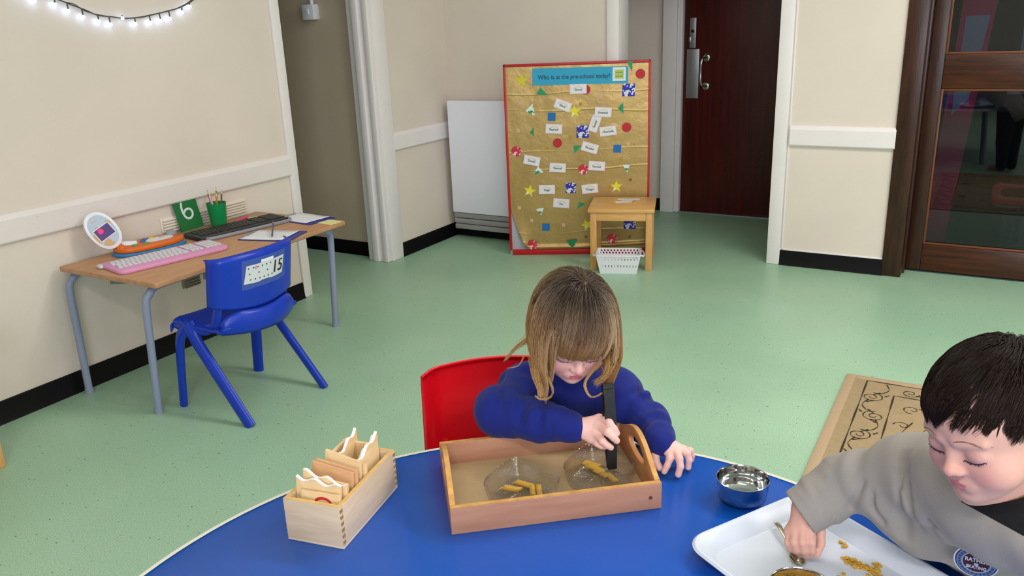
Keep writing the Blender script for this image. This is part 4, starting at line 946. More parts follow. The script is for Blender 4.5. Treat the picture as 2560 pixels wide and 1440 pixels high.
o = obj('pasta_stars', b, mat('tiny_pasta', '#d9a93c', .5, var=.25, vscale=200), smooth=False); o.location = (-.168, 1.122, WZ); tag(o, 'heap of tiny star pasta filling the steel bowl on white tray', 'pasta', kind='stuff')
b = new(); prism(b, star(.0042, .55), -.001, .001, 'z'); s0 = obj('pasta_star', b, MATS['tiny_pasta'], smooth=False)
SPOTS = []
for (cx, cy, sx_, sy_, n, an) in [(-.143, 1.334, .005, .004, 3, 0), (-.135, 1.324, .004, .003, 3, 0), (-.124, 1.287, .008, .003, 9, -.4), (-.108, 1.280, .010, .0055, 16, -.2), (-.092, 1.283, .008, .006, 14, 0), (-.079, 1.270, .009, .006, 15, -.6), (-.066, 1.256, .008, .006, 12, -.6), (-.079, 1.297, .004, .004, 3, 0), (-.126, 1.240, .006, .003, 4, 0), (-.055, 1.243, .007, .006, 8, 0)]:
    for k in range(n):
        x, y = rb_.gauss(0, sx_), rb_.gauss(0, sy_); SPOTS.append((cx + x * math.cos(an) - y * math.sin(an), cy + x * math.sin(an) + y * math.cos(an)))
placed = []
for i, (x, y) in enumerate(SPOTS):
    o = s0 if i == 0 else s0.copy()
    if i: COL.objects.link(o)
    lvl = sum(1 for (px, py) in placed if (px - x) ** 2 + (py - y) ** 2 < .0045 ** 2); placed.append((x, y))
    o.location = (x, y, WZ + .0012 + .0015 * min(lvl, 3)); o.rotation_euler = (rb_.uniform(-.25, .25) * (lvl > 0), rb_.uniform(-.25, .25) * (lvl > 0), rb_.uniform(0, 6))
    tag(o, 'tiny yellow star pasta spilled on the white tray floor', 'pasta', 'spilled star pasta on the white tray')
sp = thing('teaspoon', 'small steel teaspoon resting on the white tray under the fist', 'spoon', (-.222, 1.283, WZ + .004), (0, 0, math.radians(-57)))
SPM = mat('warm_steel', '#b9ad93', .2, 1.0)
b = new(); tube(b, catmull([(-.058, 0, .006), (-.04, 0, .009), (.0, 0, .006), (.028, 0, .005)], 5), [.0046, .0050, .0052, .0050, .0048, .0046, .0042, .0038, .0034, .0030, .0027, .0024, .0022, .0021, .0021, .0022], 8, flat=.28, up=(0, 1, 0)); obj('handle', b, SPM, sp)
b = new(); grid(b, lambda u, v: (.044 + .018 * v * math.cos(2 * PI * u), .0125 * v * math.sin(2 * PI * u), -.0035 + .0085 * v * v), 24, 8, closed_u=True); o = obj('bowl', b, SPM, sp, angle=0); solidify(o, .0012)
# ================================================================== people: smooth implicit surfaces meshed with surface nets
F32 = np.float32
def npv(p): return np.array(p, F32)
class Frame:
    """local frame: world = O + s * R @ local"""
    def __init__(s, O, R=None, sc=1.0): s.O = npv(O); s.R = np.eye(3, dtype=F32) if R is None else np.array(R, F32); s.s = sc
    def loc(f, P): return ((P - f.O) @ f.R) / f.s
    def wor(f, p): return f.O + f.s * (f.R @ npv(p))
def cap(a, b, ra, rb=None, k=.01, **o): return dict(t='cap', a=npv(a), b=npv(b), ra=ra, rb=ra if rb is None else rb, k=k, **o)
def ell(c, r, k=.01, rot=None, **o):
    return dict(t='ell', c=npv(c), r=npv(r), R=None if rot is None else np.array(Euler(rot).to_matrix(), F32), k=k, **o)
def sph(c, r, k=.01, **o): return ell(c, (r, r, r), k, **o)
def pd(p, P):
    if p['t'] == 'cap':
        ba = p['b'] - p['a']; pa = P - p['a']; h = np.clip((pa @ ba) / (ba @ ba), 0, 1)
        d = np.linalg.norm(pa - h[:, None] * ba, axis=1) - (p['ra'] + (p['rb'] - p['ra']) * h)
        if 'wr' in p:
            am, fr, ph = p['wr']; L_ = np.linalg.norm(ba); ax = ba / L_; q = pa - (pa @ ax)[:, None] * ax
            e1 = np.cross(ax, npv((.3, .2, .93))); e1 /= np.linalg.norm(e1); e2 = np.cross(ax, e1)
            th = np.arctan2(q @ e2, q @ e1)
            d = d - am * (np.sin(fr * h * L_ + 1.3 * np.sin(th + ph) + ph) * (.55 + .45 * np.cos(th * 2 + ph * 1.7)) + .5 * np.sin(fr * 1.7 * h * L_ + 2 * np.cos(th * 1.0 + ph) + 2.1))
        return d
    q = P - p['c']
    if p['R'] is not None: q = q @ p['R']
    k0 = np.linalg.norm(q / p['r'], axis=1); k1 = np.linalg.norm(q / (p['r'] ** 2), axis=1)
    return k0 * (k0 - 1) / np.maximum(k1, 1e-9)
class SDF:
    def __init__(s): s.it = []
    def add(s, prims, fr=None, k=None, op='u'):
        """one group: prims blended with their own k, then joined to the whole with k"""
        s.it.append((prims if isinstance(prims, list) else [prims], fr, k, op)); return s
    def prim_all(s):
        for pr, fr, k, op in s.it:
            for p in pr: yield p, fr
    def eval(s, P, cull=None):
        """cull = (block index per point, block centres, reach): skip prims far from a block"""
        D = np.full(len(P), 1.0, F32)
        for pr, fr, kg, op in s.it:
            sc = 1.0 if fr is None else fr.s
            G = np.full(len(P), 1.0, F32) if (kg is not None or op != 'u') else D
            for p in pr:
                idx = None
                if cull is not None:
                    nb, C, reach = cull
                    c = C if fr is None else fr.loc(C)
                    m = pd(p, c) * sc < reach + p['k'] * 2 + (kg or 0) + .01
                    if not m.any(): continue
                    idx = np.repeat(m, nb)
                Q = P if idx is None else P[idx]
                if fr is not None: Q = fr.loc(Q)
                d = pd(p, Q) * sc; k = max(p['k'], 1e-5) * sc
                A = G if idx is None else G[idx]
                if p.get('sub'):
                    h = np.clip(.5 - .5 * (A + d) / k, 0, 1); A = A * (1 - h) - d * h + k * h * (1 - h)
                else:
                    h = np.clip(.5 + .5 * (A - d) / k, 0, 1); A = A * (1 - h) + d * h - k * h * (1 - h)
                if idx is None: G = A
                else: G[idx] = A
            if G is not D:
                k = max(kg or 1e-5, 1e-5)
                if op == 'u': h = np.clip(.5 + .5 * (D - G) / k, 0, 1); D = D * (1 - h) + G * h - k * h * (1 - h)
                elif op == 'sub': h = np.clip(.5 - .5 * (D + G) / k, 0, 1); D = D * (1 - h) - G * h + k * h * (1 - h)
            else: D = G
        return D
    def mesh(s, lo, hi, h, disp=None):
        B = 8; lo = np.array(lo, float); hi = np.array(hi, float); nb = np.ceil((hi - lo) / (h * B)).astype(int)
        ii = np.stack(np.meshgrid(*[np.arange(n) for n in nb], indexing='ij'), -1).reshape(-1, 3)
        C = (lo + (ii + .5) * h * B).astype(F32); rad = h * B * math.sqrt(3) / 2
        d = s.eval(C); act = ii[np.abs(d) < rad * 1.25 + .004]; C = (lo + (act + .5) * h * B).astype(F32)
        o = np.stack(np.meshgrid(*[np.arange(B + 1)] * 3, indexing='ij'), -1).reshape(-1, 3); n1 = (B + 1) ** 3
        V = []; K = []; E = []
        dims = nb * B + 2
        CH = 1200
        for c0 in range(0, len(act), CH):
            a = act[c0:c0 + CH]; gi = (a[:, None, :] * B + o[None]).reshape(-1, 3); P = (lo + gi * h).astype(F32)
            val = s.eval(P, (n1, C[c0:c0 + CH], rad * 1.3 + .006))
            if disp is not None: val = val - disp(P)
            val = val.reshape(-1, B + 1, B + 1, B + 1); G = gi.reshape(-1, B + 1, B + 1, B + 1, 3)
            ins = val < 0
            cor = [(x, y, z) for x in (0, 1) for y in (0, 1) for z in (0, 1)]
            sl = lambda A, c: A[:, c[0]:c[0] + B, c[1]:c[1] + B, c[2]:c[2] + B]
            cnt = sum(sl(ins, c).astype(np.int8) for c in cor); mk = (cnt > 0) & (cnt < 8)
            cv = {c: sl(val, c)[mk] for c in cor}; acc = np.zeros((mk.sum(), 3), F32); w = np.zeros(mk.sum(), F32)
            for ax in range(3):
                for c in cor:
                    if c[ax] == 0:
                        c2 = list(c); c2[ax] = 1; v0, v1 = cv[c], cv[tuple(c2)]; x = (v0 < 0) != (v1 < 0)
                        t = np.where(x, v0 / np.where(x, v0 - v1, 1), 0); p = np.tile(npv(c), (len(t), 1)); p[:, ax] = t
                        acc += p * x[:, None]; w += x
            base = sl(G, (0, 0, 0))[mk]; V.append(lo + (base + acc / w[:, None]) * h); K.append((base[:, 0] * dims[1] + base[:, 1]) * dims[2] + base[:, 2])
            for ax in range(3):
                c2 = [0, 0, 0]; c2[ax] = 1; i0, i1 = sl(ins, (0, 0, 0)), sl(ins, tuple(c2)); x = i0 != i1
                g = sl(G, (0, 0, 0))[x]; E.append(np.column_stack([g, np.full(len(g), ax), i0[x]]))
        V = np.concatenate(V); K = np.concatenate(K); E = np.concatenate(E)
        od = np.argsort(K); Ks = K[od]; Fq = []
        for ax in range(3):
            e = E[E[:, 3] == ax]; b1, b2 = (ax + 1) % 3, (ax + 2) % 3; q = []
            for (s1, s2) in ((0, 0), (1, 0), (1, 1), (0, 1)):
                c = e[:, :3].copy(); c[:, b1] -= s1; c[:, b2] -= s2; q.append((c[:, 0] * dims[1] + c[:, 1]) * dims[2] + c[:, 2])
            q = np.stack(q, 1); pos = np.clip(np.searchsorted(Ks, q), 0, len(Ks) - 1); ok = (Ks[pos] == q).all(1)
            f = od[pos][ok]; fl = e[ok, 4].astype(bool); f[fl] = f[fl][:, ::-1]; Fq.append(f)
        return V, np.concatenate(Fq)[:, ::-1]
def relax(V, Fq, it=2, lam=.5):
    e = np.concatenate([Fq[:, [0, 1]], Fq[:, [1, 2]], Fq[:, [2, 3]], Fq[:, [3, 0]]]); n = np.bincount(e.ravel(), minlength=len(V))[:, None]
    for _ in range(it):
        A = np.zeros_like(V)
        for k in range(3): A[:, k] = np.bincount(e[:, 0], V[e[:, 1], k], len(V)) + np.bincount(e[:, 1], V[e[:, 0], k], len(V))
        V = V + lam * (A / np.maximum(n, 1) - V)
    return V
def npmesh(name, V, Fq, m, parent=None, origin=(0, 0, 0), col=None):
    """mesh object from arrays; origin is its base point in world space"""
    me = bpy.data.meshes.new(name); V = np.asarray(V, F32) - npv(origin); nf = len(Fq); w = Fq.shape[1]
    me.vertices.add(len(V)); me.vertices.foreach_set('co', V.ravel()); me.loops.add(nf * w); me.loops.foreach_set('vertex_index', Fq.astype(np.int32).ravel())
    me.polygons.add(nf); me.polygons.foreach_set('loop_start', np.arange(0, nf * w, w, dtype=np.int32)); me.polygons.foreach_set('loop_total', np.full(nf, w, np.int32))
    me.update(calc_edges=True); me.polygons.foreach_set('use_smooth', [True] * nf); me.materials.append(m)
    if col is not None:
        a = me.color_attributes.new('tint', 'FLOAT_COLOR', 'POINT'); c = np.ones((len(V), 4), F32); c[:, :3] = col; a.data.foreach_set('color', c.ravel())
    o = bpy.data.objects.new(name, me); COL.objects.link(o)
    if parent is not None: o.parent = parent; o.location = Vector(origin) - parent.location
    else: o.location = origin
    return o
def L3(h): return np.array(lin(h)[:3], F32)
def mixc(c, d, f): f = np.clip(f, 0, 1)[:, None]; return c * (1 - f) + d * f

# ------------------------------------------------------------------ head
def head_prims():
    H = [ell((0, .012, .030), (.071, .087, .070), .01), ell((0, -.034, .032), (.058, .047, .050), .025), ell((0, -.030, -.028), (.057, .051, .055), .025)]
    for s in (-1, 1):
        H += [ell((s * .032, -.052, -.031), (.027, .026, .027), .016)]
    H += [ell((0, -.052, -.062), (.030, .024, .022), .022), sph((0, -.066, -.0695), .0145, .014)]
    for s in (-1, 1):
        H += [ell((s * .029, -.092, .0005), (.019, .0135, .0115), .012, sub=True), ell((s * .0285, -.0665, -.0015), (.0165, .0145, .0125), .004)]
        H += [ell((s * .029, -.0865, .0075), (.013, .006, .0012), .004, rot=(0, s * .12, 0), sub=True)]
        H += [cap((s * .012, -.0795, .0165), (s * .042, -.070, .0175), .005, .004, .010)]
    H += [cap((0, -.078, .004), (0, -.089, -.021), .0052, .0075, .010), sph((0, -.0905, -.0235), .0082, .006)]
    for s in (-1, 1): H += [ell((s * .0095, -.0845, -.0258), (.0058, .0075, .0055), .005), sph((s * .0048, -.0925, -.0312), .0024, .003, sub=True)]
    H += [ell((0, -.078, -.048), (.019, .0070, .011), .010), ell((0, -.0815, -.0452), (.0122, .0052, .0038), .0045), ell((0, -.0802, -.0532), (.0102, .0056, .0045), .0045),
          ell((0, -.0900, -.0490), (.0135, .0065, .0011), .0022, sub=True), ell((0, -.088, -.0625), (.013, .006, .0035), .008, sub=True), cap((0, -.0895, -.034), (0, -.0895, -.042), .0018, .0022, .005, sub=True)]
    for s in (-1, 1):
        H += [ell((s * .0735, .014, -.006), (.008, .0175, .0275), .004, rot=(.15, 0, -s * .25)), ell((s * .0805, .009, -.002), (.0055, .009, .016), .005, rot=(.15, 0, -s * .25), sub=True), ell((s * .0735, .004, -.028), (.006, .009, .008), .005)]
    return H
def head_frame(O, F, roll, s=1.0):
    F = Vector(F).normalized(); X = Vector((0, 0, 1)).cross(-F).normalized(); X = Vector((-F.y, F.x, 0)).normalized()
    U = F.cross(-X) if F.cross(-X).z > 0 else F.cross(X)
    U.normalize(); X = U.cross(F).normalized() * -1
    # local axes: +x viewer-right when facing the face, -y face, +z up
    Y = -F; X = Y.cross(U).normalized(); Rm = Matrix.Rotation(roll, 3, F)
    X, Y, U = Rm @ X, Rm @ Y, Rm @ U
    return Frame(O, np.array(Matrix((X, Y, U)).transposed()), s)
class Head:
    def __init__(s, fr): s.fr = fr; s.sd = SDF().add(head_prims())
    def front(s, x, z, off=0.0):
        """point of the face surface at local x, z"""
        ys = np.linspace(-.115, -.0, 231).astype(F32); P = np.column_stack([np.full_like(ys, x), ys, np.full_like(ys, z)]).astype(F32); d = s.sd.eval(P); i = int(np.argmax(d < 0)); return (x, float(ys[i]) - off, z)
def skin_col(P, heads, base, lip='#c4606a'):
    c = np.tile(L3(base), (len(P), 1))
    for hd in heads:
        q = hd.fr.loc(P.astype(F32)); x, y, z = q.T; near = (np.linalg.norm(q, axis=1) < .14) & (y < -.03)
        bl = np.exp(-(((np.abs(x) - .036) / .018) ** 2 + ((z + .032) / .017) ** 2)) * near; c = mixc(c, L3('#d98a86'), .55 * bl)
        nt = np.exp(-((x / .012) ** 2 + ((z + .024) / .010) ** 2)) * near; c = mixc(c, L3('#dc958c'), .5 * nt)
        lid = np.exp(-(((np.abs(x) - .0285) / .016) ** 4 + ((z + .003) / .010) ** 4)) * near; c = mixc(c, L3('#c48a8c'), .45 * lid)
        up = (np.abs(x) < .0125) & (z > -.0493) & (z < -.0416 - .22 * np.abs(x)) ; lo = (np.abs(x) < .0115) & (z <= -.0485) & (z > -.0580 + 32 * x * x)
        lips = (up | lo) & (y < -.076) & near; c = mixc(c, L3(lip), .75 * lips)
        ear = np.exp(-(((np.abs(x) - .078) / .012) ** 2 + ((y - .01) / .022) ** 2 + ((z + .006) / .03) ** 2)); c = mixc(c, L3('#d98a80'), .5 * ear)
    return c
SKIN = mat('child_skin', '#e0b09c', .48, attr='tint', sss=.12, spec=.35, bump=.02, bscale=400)
def hand_groups(wr, palm, fingers, pr=.0125, rf=(.0078, .0070, .0060)):
    """wr wrist, palm = list of knuckle points (index..little), fingers = list of joint lists; returns groups for SDF"""
    g = [cap(wr, k_, .0165, .0088, .008) for k_ in palm]
    for a, b in zip(palm, palm[1:]): g.append(cap(a, b, .0088, .0085, .006))
    out = [(g, .012)]
    for i, f in enumerate(fingers):
        sc = (1.0, 1.05, 1.0, .88, 1.15)[i]; pts = [npv(p) for p in f]; q = []
        for j, (a, b) in enumerate(zip(pts, pts[1:])): q.append(cap(a, b, rf[min(j, 2)] * sc, rf[min(j + 1, 2)] * sc, .003))
        out.append((q, .0035))
    return out
def tube_strands(paths, r0, r1, nsides=3):
    """paths N x K x 3 -> arrays of a mesh of thin tapered tubes"""
    N, K_, _ = paths.shape; T_ = np.gradient(paths, axis=1); T_ /= np.maximum(np.linalg.norm(T_, axis=2, keepdims=True), 1e-9)
    ref = np.tile(npv((.37, .21, .9)), (N, K_, 1)); a = np.cross(T_, ref); a /= np.maximum(np.linalg.norm(a, axis=2, keepdims=True), 1e-9); bb = np.cross(T_, a)
    tt = np.linspace(0, 1, K_); r = (r0 * (1 - tt ** 2.5) + r1 * tt ** 2.5)[None, :, None]
    rings = np.stack([paths + r * (math.cos(2 * PI * j / nsides) * a + math.sin(2 * PI * j / nsides) * bb) for j in range(nsides)], 2)
    V = rings.reshape(-1, 3); i = np.arange(N)[:, None, None] * K_ * nsides + np.arange(K_ - 1)[None, :, None] * nsides + np.arange(nsides)[None, None]
    j2 = (np.arange(nsides) + 1) % nsides; i2 = np.arange(N)[:, None, None] * K_ * nsides + np.arange(K_ - 1)[None, :, None] * nsides + j2[None, None]
    return V, np.stack([i, i2, i2 + nsides, i + nsides], -1).reshape(-1, 4)
def resample(path, k):
    d = np.r_[0, np.cumsum(np.linalg.norm(np.diff(path, axis=0), axis=1))]
    if d[-1] < 1e-6: return np.repeat(path[:1], k, 0)
    t = np.linspace(0, d[-1], k); return np.stack([np.interp(t, d, path[:, a]) for a in range(3)], 1)
def lash_brow(hd, parent, origin, lash_c, brow_c, droop=.0045, brow=True, lash_r=.00085):
    rr = random.Random(5)
    for s in (-1, 1):
        b = new(); pts = []
        for k in range(13):
            u = -1 + 2 * k / 12; x = s * (.0285 + .0132 * u); z = -.0075 - .0030 * (1 - u * u) + .0015 * u; pts.append(hd.front(x, z, .0004))
        tube(b, [tuple(hd.fr.wor(p)) for p in pts], [lash_r * hd.fr.s * (.5 + .5 * math.sin(PI * (k + .6) / 13.2)) for k in range(13)], 6)
        for k in range(16):
            u = rr.uniform(-.9, 1.0); x = s * (.0285 + .0145 * u); z = -.0075 - .0030 * (1 - u * u) + .0015 * u; p = Vector(hd.front(x, z, .0003)); d = Vector((s * (.0014 * u), -.0016, -droop * rr.uniform(.7, 1.1)))
            tube(b, [tuple(hd.fr.wor(p)), tuple(hd.fr.wor(p + d * .6 + Vector((0, -.0006, 0)))), tuple(hd.fr.wor(p + d))], [.0004, .0003, .0001], 4)
        b.transform(T(*[-c for c in origin])); o = obj('eyelashes', b, lash_c, parent); o.location = Vector(origin) - parent.location
    if brow:
        for s in (-1, 1):
            b = new()
            for k in range(60):
                u = rr.random(); x = s * (.0125 + .031 * u); z = .0195 + .0045 * math.sin(PI * min(1, u * .8 + .1)) - .006 * u * u + rr.uniform(-.0012, .0012) * (1 - .6 * u); p = Vector(hd.front(x, z, .0002)); d = Vector((s * .0062, .0015 * u, .0014 - .0035 * u))
                q = p + d; q.y = hd.front(q.x, q.z, .0006)[1]; tube(b, [tuple(hd.fr.wor(p)), tuple(hd.fr.wor(q))], [.00024, .00008], 4)
            b.transform(T(*[-c for c in origin])); o = obj('eyebrow', b, brow_c, parent); o.location = Vector(origin) - parent.location
def project(sd, p, it=14):
    p = npv(p)
    for _ in range(it):
        E_ = np.vstack([p[None], p + np.eye(3, dtype=F32) * .002, p - np.eye(3, dtype=F32) * .002]).astype(F32); d = sd.eval(E_); g = (d[1:4] - d[4:7]) / .004; p = p - d[0] * g / max((g @ g), 1e-6) * .8
    return p, g / np.linalg.norm(g)
def crease(sd, items, k=.013):
    """soft fold lines pressed into a garment along points laid on its surface"""
    for pts_, r_ in items:
        q_ = [project(sd, p)[0] for p in pts_]; q_ = [npv(p) for p in catmull(q_, 4)]; n_q = len(q_) - 1
        sd.add([cap(a, b, r_ * math.sin(PI * (i + .5) / (n_q + 1)) + .0004, r_ * math.sin(PI * (i + 1.0) / (n_q + 1)) + .0004, .004) for i, (a, b) in enumerate(zip(q_, q_[1:]))], k=k, op='sub')
# ------------------------------------------------------------------ the child in blue
def arr(*p): return npv(p)
GO = (-.80, 1.53, 0.0)
Gh = Head(head_frame((-.706, 1.432, .812), (.53, -.70, -.47), math.radians(-6), 1.04))
gb = SDF()
gb.add(head_prims(), Gh.fr)
nk = Gh.fr.wor((0, .022, -.055))
G_N = arr(-.745, 1.492, .668)
gb.add([cap(nk, G_N, .036, .040, .02), cap(G_N, (-.798, 1.560, .56), .050, .072, .03), cap((-.798, 1.560, .56), (-.812, 1.59, .46), .074, .078, .03)], k=.015)
G_RS, G_RE, G_RW = arr(-.838, 1.455, .640), arr(-.832, 1.345, .628), arr(-.662, 1.345, .634)
G_LS, G_LE, G_LW = arr(-.655, 1.545, .628), arr(-.572, 1.515, .588), arr(-.512, 1.448, .584)
for sh, el, w_ in ((G_RS, G_RE, G_RW), (G_LS, G_LE, G_LW)):
    gb.add([cap(G_N * .4 + np.array([-.765, 1.51, .62], F32) * .6, sh, .045, .038, .02), cap(sh, el, .034, .028, .012), cap(el, w_, .027, .0185, .01)], k=.015)
for s, dx in ((1, .055), (-1, -.055)):
    hip = arr(-.80 + dx * .87, 1.58 + dx * .5, .447); kn = hip + arr(.10, -.22, -.022); ft = kn + arr(.03, -.02, -.388)
    gb.add([cap(hip, kn, .062, .045, .02), cap(kn, ft, .043, .028, .015), cap(ft, ft + arr(.035, -.07, -.012), .024, .02, .01)], k=.02)
rp = [arr(-.617, 1.366, .654), arr(-.614, 1.355, .643), arr(-.616, 1.346, .630), arr(-.623, 1.342, .618)]
rf_ = [[rp[0], arr(-.588, 1.3505, .6585), arr(-.577, 1.3495, .648), arr(-.5725, 1.3525, .6375)], [rp[1], arr(-.5855, 1.3375, .6435), arr(-.574, 1.338, .635), arr(-.5685, 1.342, .627)],
       [rp[2], arr(-.594, 1.330, .6265), arr(-.584, 1.331, .619), arr(-.578, 1.335, .6135)], [rp[3], arr(-.607, 1.334, .6155), arr(-.599, 1.336, .6105), arr(-.593, 1.341, .608)],
       [arr(-.640, 1.362, .632), arr(-.622, 1.372, .634), arr(-.603, 1.374, .630), arr(-.588, 1.369, .624)]]
for g, k in hand_groups(G_RW, rp, rf_, rf=(.0084, .0077, .0066)): gb.add(g, k=k)
lp = [arr(-.493, 1.437, .572), arr(-.482, 1.445, .5745), arr(-.473, 1.455, .573), arr(-.473, 1.467, .568)]
lf_ = [[lp[0], arr(-.4875, 1.4265, .564), arr(-.4905, 1.419, .551), arr(-.495, 1.4155, .5385)], [lp[1], arr(-.468, 1.4265, .5695), arr(-.463, 1.4205, .555), arr(-.466, 1.4165, .5385)],
       [lp[2], arr(-.4615, 1.4555, .569), arr(-.456, 1.4535, .555), arr(-.457, 1.452, .5385)], [lp[3], arr(-.463, 1.481, .562), arr(-.459, 1.483, .550), arr(-.4605, 1.484, .5385)],
       [arr(-.518, 1.446, .571), arr(-.5215, 1.435, .561), arr(-.517, 1.427, .549), arr(-.508, 1.4235, .5395)]]
for g, k in hand_groups(G_LW, lp, lf_, rf=(.0084, .0077, .0066)): gb.add(g, k=k)
V, Fq = gb.mesh((-1.0, 1.15, 0.0), (-.38, 1.74, .98), .0021); V = relax(V, Fq, 2, .4)
girl = npmesh('person', V, Fq, SKIN, None, GO, skin_col(V, [Gh], '#ecbcb2', '#d44c5c'))
tag(girl, 'child with long blonde hair in royal blue sweatshirt, bent over a tray with black tweezers', 'person')
LASHB = mat('brown_lash', '#4a2f2a', .6); LASHD = mat('dark_lash', '#33211f', .6)
lash_brow(Gh, girl, GO, LASHB, mat('light_brow_hair', '#8d6a4d', .6), brow=False, droop=.0022)
# sweatshirt
BLUEJ = mat('royal_blue_fleece', '#0a1e78', .9, var=.15, vscale=500, bump=.12, bscale=1500, sheen=.06)
gj = SDF()
gj.add([cap((-.752, 1.497, .648), (-.798, 1.557, .56), .066, .084, .03)] + [cap((-.798 + q * .87, 1.558 + q * .5, .57), (-.812 + q * .87, 1.588 + q * .5, .455), .082, .088, .03) for q in (-.03, .03)] + [ cap((-.80, 1.50, .63), (-.70, 1.535, .62), .062, .058, .03)])
gj.add([cap((-.77, 1.50, .645), G_RS, .058, .054, .03), cap(G_RS, G_RE + arr(-.006, .0, .004), .054, .053, .02, wr=(.0022, 80, .4)), cap(G_RE + arr(-.006, 0, .004), G_RE * .45 + G_RW * .55, .051, .043, .02, wr=(.0020, 105, 1.1)), cap(G_RE * .45 + G_RW * .55, G_RE * .12 + G_RW * .88, .042, .034, .014, wr=(.0018, 140, 2.0)), cap(G_RE * .13 + G_RW * .87, G_RE * .02 + G_RW * .98, .0325, .0305, .006)], k=.022)
gj.add([cap((-.73, 1.515, .640), G_LS, .056, .052, .03), cap(G_LS, G_LE, .052, .047, .02, wr=(.0034, 95, 1.9)), cap(G_LE, G_LE * .35 + G_LW * .65, .046, .038, .014, wr=(.0036, 120, .2)), cap(G_LE * .30 + G_LW * .70, G_LE * .06 + G_LW * .94, .0345, .0310, .005)], k=.02)
ncol = G_N * .42 + nk * .58
gj.add([cap(G_N + arr(.0, .0, -.02), ncol + arr(.004, -.006, -.004), .058, .052, .01)], k=.02)
gj.add([cap(ncol + arr(.004, -.006, -.012), nk * 1.5 - ncol * .5, .044, .047, .004)], k=.004, op='sub')
tor = [cap(ncol + arr(*(.0495 * (math.cos(a) * np.array([.87, .5, 0]) + math.sin(a) * np.array([-.34, .62, .70])))) + arr(.004, -.006, -.004), ncol + arr(*(.0495 * (math.cos(a + .4) * np.array([.87, .5, 0]) + math.sin(a + .4) * np.array([-.34, .62, .70])))) + arr(.004, -.006, -.004), .0075, .0075, .003) for a in np.arange(0, 2 * PI, PI / 8)]
gj.add(tor, k=.006)
crease(gj, (([(-.855, 1.38, .690), (-.835, 1.355, .676), (-.815, 1.315, .655)], .0045), ([(-.87, 1.41, .68), (-.865, 1.385, .655), (-.86, 1.36, .62)], .0040), ([(-.79, 1.37, .675), (-.775, 1.335, .672), (-.77, 1.305, .645)], .0040), ([(-.74, 1.36, .675), (-.728, 1.33, .670), (-.725, 1.305, .645)], .0032), ([(-.83, 1.43, .70), (-.80, 1.44, .685), (-.775, 1.43, .66)], .0045),
    ([(-.60, 1.56, .635), (-.605, 1.51, .635), (-.62, 1.475, .60)], .0034), ([(-.575, 1.555, .62), (-.585, 1.51, .62), (-.60, 1.475, .59)], .0032), ([(-.55, 1.52, .625), (-.57, 1.48, .615), (-.575, 1.46, .58)], .0032), ([(-.525, 1.505, .612), (-.545, 1.465, .61), (-.555, 1.445, .575)], .0030)), .024)
def fold(P): return (.0016 * np.sin(P[:, 0] * 70 + 30 * P[:, 2] + 2 * np.sin(P[:, 1] * 40)) * np.sin(P[:, 2] * 55 + P[:, 1] * 35)).astype(F32)
V, Fq = gj.mesh((-1.0, 1.2, .28), (-.42, 1.75, .80), .0030, fold); V = relax(V, Fq, 2, .4)
npmesh('sweatshirt', V, Fq, BLUEJ, girl, GO)
TRO = mat('dark_trouser_cloth', '#23262e', .9); gt = SDF()
for dx in (.055, -.055):
    hip = arr(-.80 + dx * .87, 1.58 + dx * .5, .447); kn = hip + arr(.10, -.22, -.022); ft = kn + arr(.03, -.02, -.388); gt.add([cap(hip, kn, .070, .053, .02), cap(kn, kn * .12 + ft * .88, .051, .04, .015)], k=.02)
V, Fq = gt.mesh((-1.0, 1.1, .0), (-.5, 1.75, .56), .006); npmesh('trousers', V, Fq, TRO, girl, GO)

